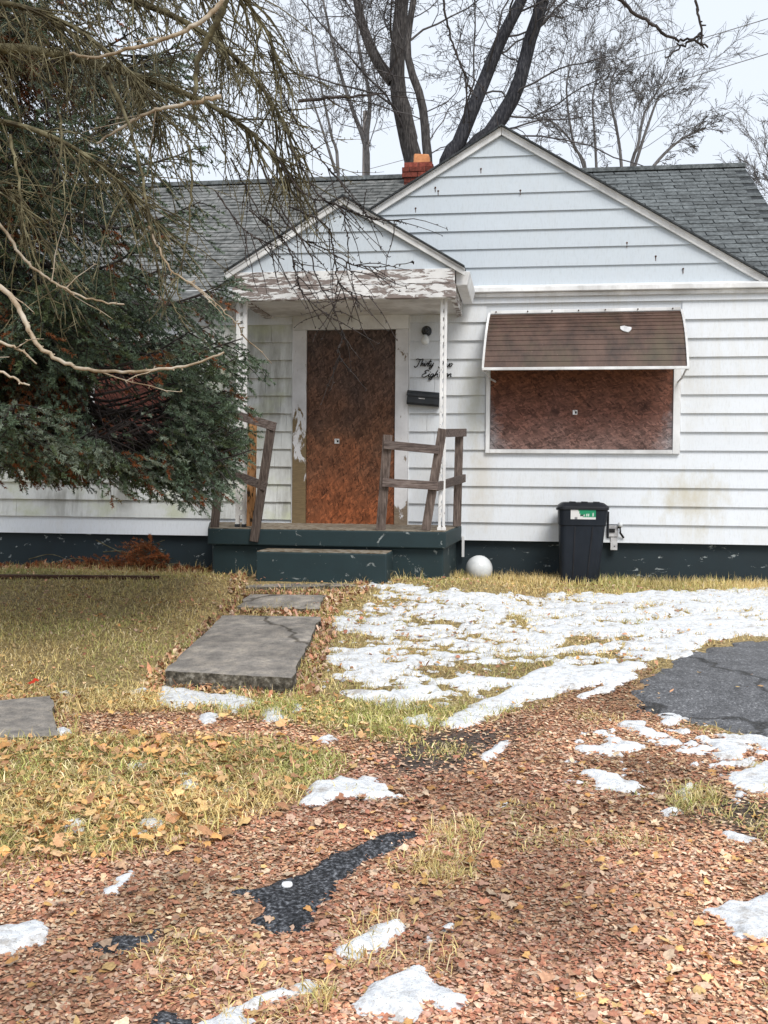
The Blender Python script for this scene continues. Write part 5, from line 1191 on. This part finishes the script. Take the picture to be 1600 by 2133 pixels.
def bg_tree(name, trunks, spec, label, mat, depth, cat='tree', tmat='bark', cl=1.0):
    """trunks: list of (sight-line path, r0, r1) at the given distance; the first starts at the ground"""
    p0 = at_d(trunks[0][0][0][0], 900, depth); base = (float(p0[0]), float(p0[1]), 0.0)
    t = empty(name, base, label, cat, 'bare trees behind the house')
    tk = Twigs(); tw = Twigs()
    for path, r0, r1 in trunks:
        q = smooth_path([at_d(x, y, dd if (dd := depth) else 0) for x, y in path], 16); tk.add(q, np.linspace(r0, r1, 16), 10)
        branch_out(tw, q, r0*.45, r1*.9, 0, spec)
    tk.build('trunk', M[tmat], t); tw.build('crown', M[mat], t)
big = [(12, .34, .85, .22, .02, .26, 5, 9), (7, .50, .85, .24, -.02, .5, 4, 7), (6, .5, .8, .28, -.05, .6, 3, 6), (4, .6, .8, .3, -.06, .7, 3, 5)]
bg_tree('maple_tree', [([(872, 900), (870, 420), (852, 300), (828, 180), (832, 60), (850, -120), (880, -400)], .21, .10), ([(818, 170), (782, 120), (752, 40), (735, -60), (700, -300)], .12, .05)], big, 'thick grey forked trunk right behind the brick chimney', 'twig_bg', 19.0)
bg_tree('maple_tree', [([(900, 900), (893, 400), (888, 300), (878, 210), (850, 120), (858, 20), (900, -200)], .10, .05)], big, 'slender trunk rising just right of the chimney', 'twig_bg', 18.0)
bg_tree('maple_tree', [([(900, 900), (925, 380), (955, 300), (1000, 190), (1045, 80), (1095, -20), (1180, -240)], .15, .09), ([(905, 820), (965, 360), (1020, 280), (1075, 190), (1105, 80), (1135, -20), (1160, -240)], .165, .10)], big, 'pair of dark leaning trunks behind the peak of the blue gable', 'twig_bg', 18.0, tmat='bark_dark')
thin = [(11, .36, .6, .18, .05, .42, 4, 8), (8, .5, .7, .22, .0, .55, 3, 6), (6, .5, .7, .26, -.03, .6, 3, 5)]
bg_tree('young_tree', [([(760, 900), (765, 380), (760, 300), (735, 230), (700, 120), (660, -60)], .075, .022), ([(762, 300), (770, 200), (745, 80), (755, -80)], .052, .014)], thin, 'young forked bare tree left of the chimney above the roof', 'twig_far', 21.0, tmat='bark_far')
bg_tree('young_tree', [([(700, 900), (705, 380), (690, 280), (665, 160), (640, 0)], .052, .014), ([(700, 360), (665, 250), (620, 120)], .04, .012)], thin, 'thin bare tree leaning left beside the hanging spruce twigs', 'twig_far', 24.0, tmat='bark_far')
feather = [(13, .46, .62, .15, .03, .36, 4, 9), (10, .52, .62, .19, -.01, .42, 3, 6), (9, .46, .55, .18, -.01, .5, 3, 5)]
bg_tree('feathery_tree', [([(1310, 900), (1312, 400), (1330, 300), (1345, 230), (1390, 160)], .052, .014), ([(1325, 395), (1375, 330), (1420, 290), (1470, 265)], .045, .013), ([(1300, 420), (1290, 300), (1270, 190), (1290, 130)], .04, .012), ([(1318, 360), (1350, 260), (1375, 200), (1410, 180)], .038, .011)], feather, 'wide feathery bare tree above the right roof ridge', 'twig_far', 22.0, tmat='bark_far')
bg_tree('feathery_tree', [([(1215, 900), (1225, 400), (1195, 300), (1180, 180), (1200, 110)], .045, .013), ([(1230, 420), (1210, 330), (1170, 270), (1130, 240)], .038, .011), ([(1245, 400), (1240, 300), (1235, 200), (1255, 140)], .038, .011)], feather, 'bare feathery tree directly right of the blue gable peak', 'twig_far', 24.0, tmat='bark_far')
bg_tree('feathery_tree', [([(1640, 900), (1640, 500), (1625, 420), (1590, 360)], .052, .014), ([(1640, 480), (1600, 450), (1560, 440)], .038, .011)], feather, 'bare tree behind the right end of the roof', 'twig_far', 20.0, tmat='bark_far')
# utility pole and two wires
pd = 30.0; pt = at_d(763, 232, pd)
t = empty('utility_pole', (float(pt[0]), float(pt[1]), 0.0), 'grey wooden utility pole seen between bare trees above the roof', 'pole')
MB().tube([(float(pt[0]), float(pt[1]), 0), (float(pt[0]), float(pt[1]), float(pt[2]))], [.15, .10], 10).build('shaft', M['pole'], t, smooth=True)
for (ya, yb_, lab) in ((34, 134, 'upper'), (107, 201, 'lower')):
    sl = (yb_-ya)/(1256-1600) if lab == 'upper' else (yb_-ya)/(1281-1600)
    n_ = at_d(1900, ya+sl*300, 16.0); f_ = at_d(763, ya+sl*(763-1600), pd)
    s = np.linspace(0, 1, 24)[:, None]; q = n_*(1-s)+f_*s-np.array([0, 0, 1])*.25*4*s*(1-s)*.3
    MB().tube(q, .008, 6).build('power_line', M['wire'], None, lab+' of the two thin wires crossing the sky at the right', 'wire', 'wires in the sky')

# ------------------------------------------------------------------ near bare tree whose twigs hang in from the upper left
def near_tree():
    tp = at_d(-900, 1300, 5.6); bx, by = float(tp[0]), float(tp[1]); bz = float(gz(bx, by))
    t = empty('overhanging_tree', (bx, by, bz), 'bare lichened tree whose drooping twigs hang in from the upper left', 'tree')
    top = at_d(-860, -500, 5.6)
    tk = Twigs(); tk.add(smooth_path([(bx, by, bz), (bx+.05, by, 1.5), (float(top[0]), float(top[1]), float(top[2]))], 10), np.linspace(.20, .11, 10), 10); tk.build('trunk', M['bark'], t)
    tz = lambda z: np.array([bx+.05, by, z])
    limbs = [
     ([(-300, 130), (0, 100), (180, 128), (400, 200), (540, 290), (630, 395)], 6.0, .034, 1.0),
     ([(-300, -60), (100, -40), (330, 20), (480, 110), (570, 220), (620, 330)], 6.2, .030, 1.0),
     ([(-200, -160), (200, -110), (430, -60), (540, 40), (590, 160)], 5.7, .026, .9),
     ([(-300, 250), (-20, 250), (140, 300), (260, 390), (330, 470)], 5.6, .022, .6),
     ([(-200, -260), (100, -170), (300, -110), (420, -10), (470, 110)], 6.4, .024, .9),
     ([(-300, 30), (-60, 0), (120, 40), (260, 140), (340, 250)], 5.5, .024, .9),
     ([(-300, 420), (-60, 380), (40, 420), (100, 520)], 5.3, .014, .4),
    ]
    for path, D, r, dens in limbs:
        q = smooth_path([tz(float(at_d(path[0][0], path[0][1], D)[2])-.15)]+[at_d(x, y, D+rng.normal(0, .1)) for x, y in path], 26)
        tw = Twigs(); tw.add(q, np.linspace(r*1.2, r*.14, 26), 7)
        for k in range(int(125*dens)):
            f = .22+.78*rng.random(); ii = f*25; i0 = int(min(ii, 24)); p = q[i0]+(q[i0+1]-q[i0])*(ii-i0); tg = unit(q[i0+1]-q[i0])
            d = unit(tg*rng.uniform(.2, .9)+rt*rng.normal(.12, .45)+up*rng.normal(-.45, .5)+fw*rng.normal(0, .45))
            L = rng.uniform(.2, .85)*(1.1-.3*f); c = wander(p, d, L, 8, .12, -.09); r1 = rng.uniform(.0035, .0065); tw.add(c, np.linspace(r1, .0016, 8), 4)
            for m_ in range(int(L*11)):
                g = rng.random()*.92+.04; jj = g*7; j0 = int(min(jj, 6)); pp = c[j0]+(c[j0+1]-c[j0])*(jj-j0); dv = unit(unit(c[j0+1]-c[j0])*.8+rng.normal(0, .75, 3)+np.array([0, 0, -.2]))
                if rng.random() < .5:
                    e = wander(pp, dv, rng.uniform(.08, .30), 5, .16, -.06); tw.add(e, np.linspace(.0028, .0012, 5), 3)
                    for _ in range(3):
                        h_ = e[rng.integers(1, 5)]; tw.add(np.array([h_, h_+unit(rng.normal(size=3))*.014]), np.array([.0026, .0020]), 3)
                else: tw.add(np.array([pp, pp+dv*rng.uniform(.012, .03)]), np.array([.0034, .0024]), 3)
        tw.build('limb', M['twig'], t)
    # single twigs that stand out, each carried by a limb above or left of the frame
    def shoot(path, D, r0, r1, mat, spur=1.0, side=0, n=None):
        n = n or 6*len(path); q = smooth_path([at_d(x, y, D) for x, y in path], n)+rng.normal(0, .0035, (n, 3)); tw = Twigs(); tw.add(q, np.linspace(r0, r1, n), 6)
        L = np.linalg.norm(np.diff(q, axis=0), axis=1).sum()
        for k in range(int(L*24*spur)):
            i0 = rng.integers(0, n-1); p = q[i0]+(q[i0+1]-q[i0])*rng.random(); d = unit(rng.normal(size=3)+unit(q[i0+1]-q[i0])*.4); tw.add(np.array([p, p+d*rng.uniform(.010, .022)]), np.array([.0042, .0030]), 4)
        for k in range(side):
            i0 = rng.integers(n//5, n-1); p = q[i0]; d = unit(unit(q[i0+1]-q[i0])*.8+rt*rng.normal(0, .6)+up*rng.normal(-.2, .5)); c = wander(p, d, rng.uniform(.12, .4), 6, .12, -.05); tw.add(c, np.linspace(.0034, .0014, 6), 4)
            for _ in range(6):
                h_ = c[rng.integers(1, 6)]; tw.add(np.array([h_, h_+unit(rng.normal(size=3))*.014]), np.array([.0030, .0022]), 3)
        tw.build('branch', M[mat], t)
    shoot([(-300, 480), (-120, 560), (0, 598), (45, 655), (75, 715), (125, 752), (200, 772), (300, 772), (390, 762), (465, 735)], 4.6, .016, .0045, 'twig_pale', .6, 3)
    shoot([(-300, 330), (-80, 420), (0, 470), (55, 545), (110, 585), (180, 622), (260, 634)], 5.0, .011, .004, 'twig_pale', .6, 3)
    shoot([(-200, 640), (0, 712), (40, 728), (75, 757)], 4.6, .009, .004, 'twig_pale', .5, 1)
    shoot([(-200, 700), (0, 775), (60, 805)], 4.4, .008, .004, 'twig_pale', .5, 1)
    shoot([(520, -160), (480, -40), (450, 18), (400, 55), (330, 85), (205, 118), (145, 112)], 5.2, .016, .006, 'twig_pale', .5, 2)
    shoot([(460, 200), (400, 214), (330, 228), (260, 262), (200, 300)], 5.4, .012, .006, 'twig_pale', .5, 3)
    shoot([(520, -160), (470, 0), (440, 70), (412, 130), (405, 200)], 5.3, .022, .012, 'twig', .6, 3)
    shoot([(225, 160), (260, 240), (280, 300), (300, 380), (312, 470), (330, 560), (350, 620), (395, 690)], 5.0, .010, .003, 'twig', 1.2, 6)
    shoot([(395, 300), (398, 420), (385, 520), (370, 600), (385, 660)], 5.1, .007, .002, 'twig', 1.2, 5)
    shoot([(120, 220), (130, 300), (110, 400), (115, 500), (150, 600)], 5.1, .007, .002, 'twig', 1.2, 5)
    shoot([(20, 280), (40, 380), (50, 470), (80, 560)], 5.2, .009, .003, 'twig', 1.2, 5)
    shoot([(310, 470), (350, 555), (410, 600), (470, 650), (510, 700)], 5.0, .006, .002, 'twig_pale', 1.0, 3)
    for a in ([(560, 110), (590, 200), (640, 290), (712, 385), (760, 440), (798, 492)], [(540, 330), (590, 440), (640, 520), (665, 590), (695, 640), (712, 700), (706, 740), (728, 772)], [(600, 300), (660, 400), (712, 440), (724, 520), (735, 590), (745, 640)],
              [(560, 420), (620, 490), (680, 520), (740, 552), (800, 555), (862, 545)], [(520, 440), (590, 500), (615, 560), (625, 600), (660, 640), (700, 668)], [(600, 430), (680, 470), (700, 560), (715, 600), (775, 622)], [(560, 300), (630, 400), (700, 425), (770, 455), (830, 460)],
              [(480, 330), (540, 440), (600, 520), (620, 590)], [(450, 400), (500, 470), (540, 500), (590, 540)]):
        shoot(a, 5.8, .0055, .0022, 'twig_dark', 1.4, 10)
    shoot([(840, -200), (900, -80), (925, 10), (940, 80), (962, 140), (986, 196)], 5.0, .008, .0035, 'twig_dark', .7, 3)
    shoot([(1180, -160), (1240, -60), (1300, 10), (1350, 45), (1395, 78), (1440, 84), (1476, 96)], 4.2, .009, .004, 'twig_dark', .7, 0)
    shoot([(1400, -160), (1440, -40), (1455, 30), (1462, 92)], 4.2, .007, .004, 'twig_dark', .7, 0)
    shoot([(1462, 70), (1425, 95), (1386, 121)], 4.2, .006, .003, 'twig_dark', .5, 0)
    shoot([(620, 210), (740, 200), (800, 195)], 5.6, .010, .004, 'twig_dark', .7, 5)
    # limbs above the picture that carry those twigs
    tw = Twigs(); q = smooth_path([tz(3.6), at_d(-300, -330, 5.6), at_d(520, -170, 5.2), at_d(850, -210, 5.0), at_d(1180, -170, 4.3), at_d(1420, -170, 4.2)], 22); tw.add(q, np.linspace(.06, .008, 22), 8); tw.build('limb', M['bark'], t)
near_tree()
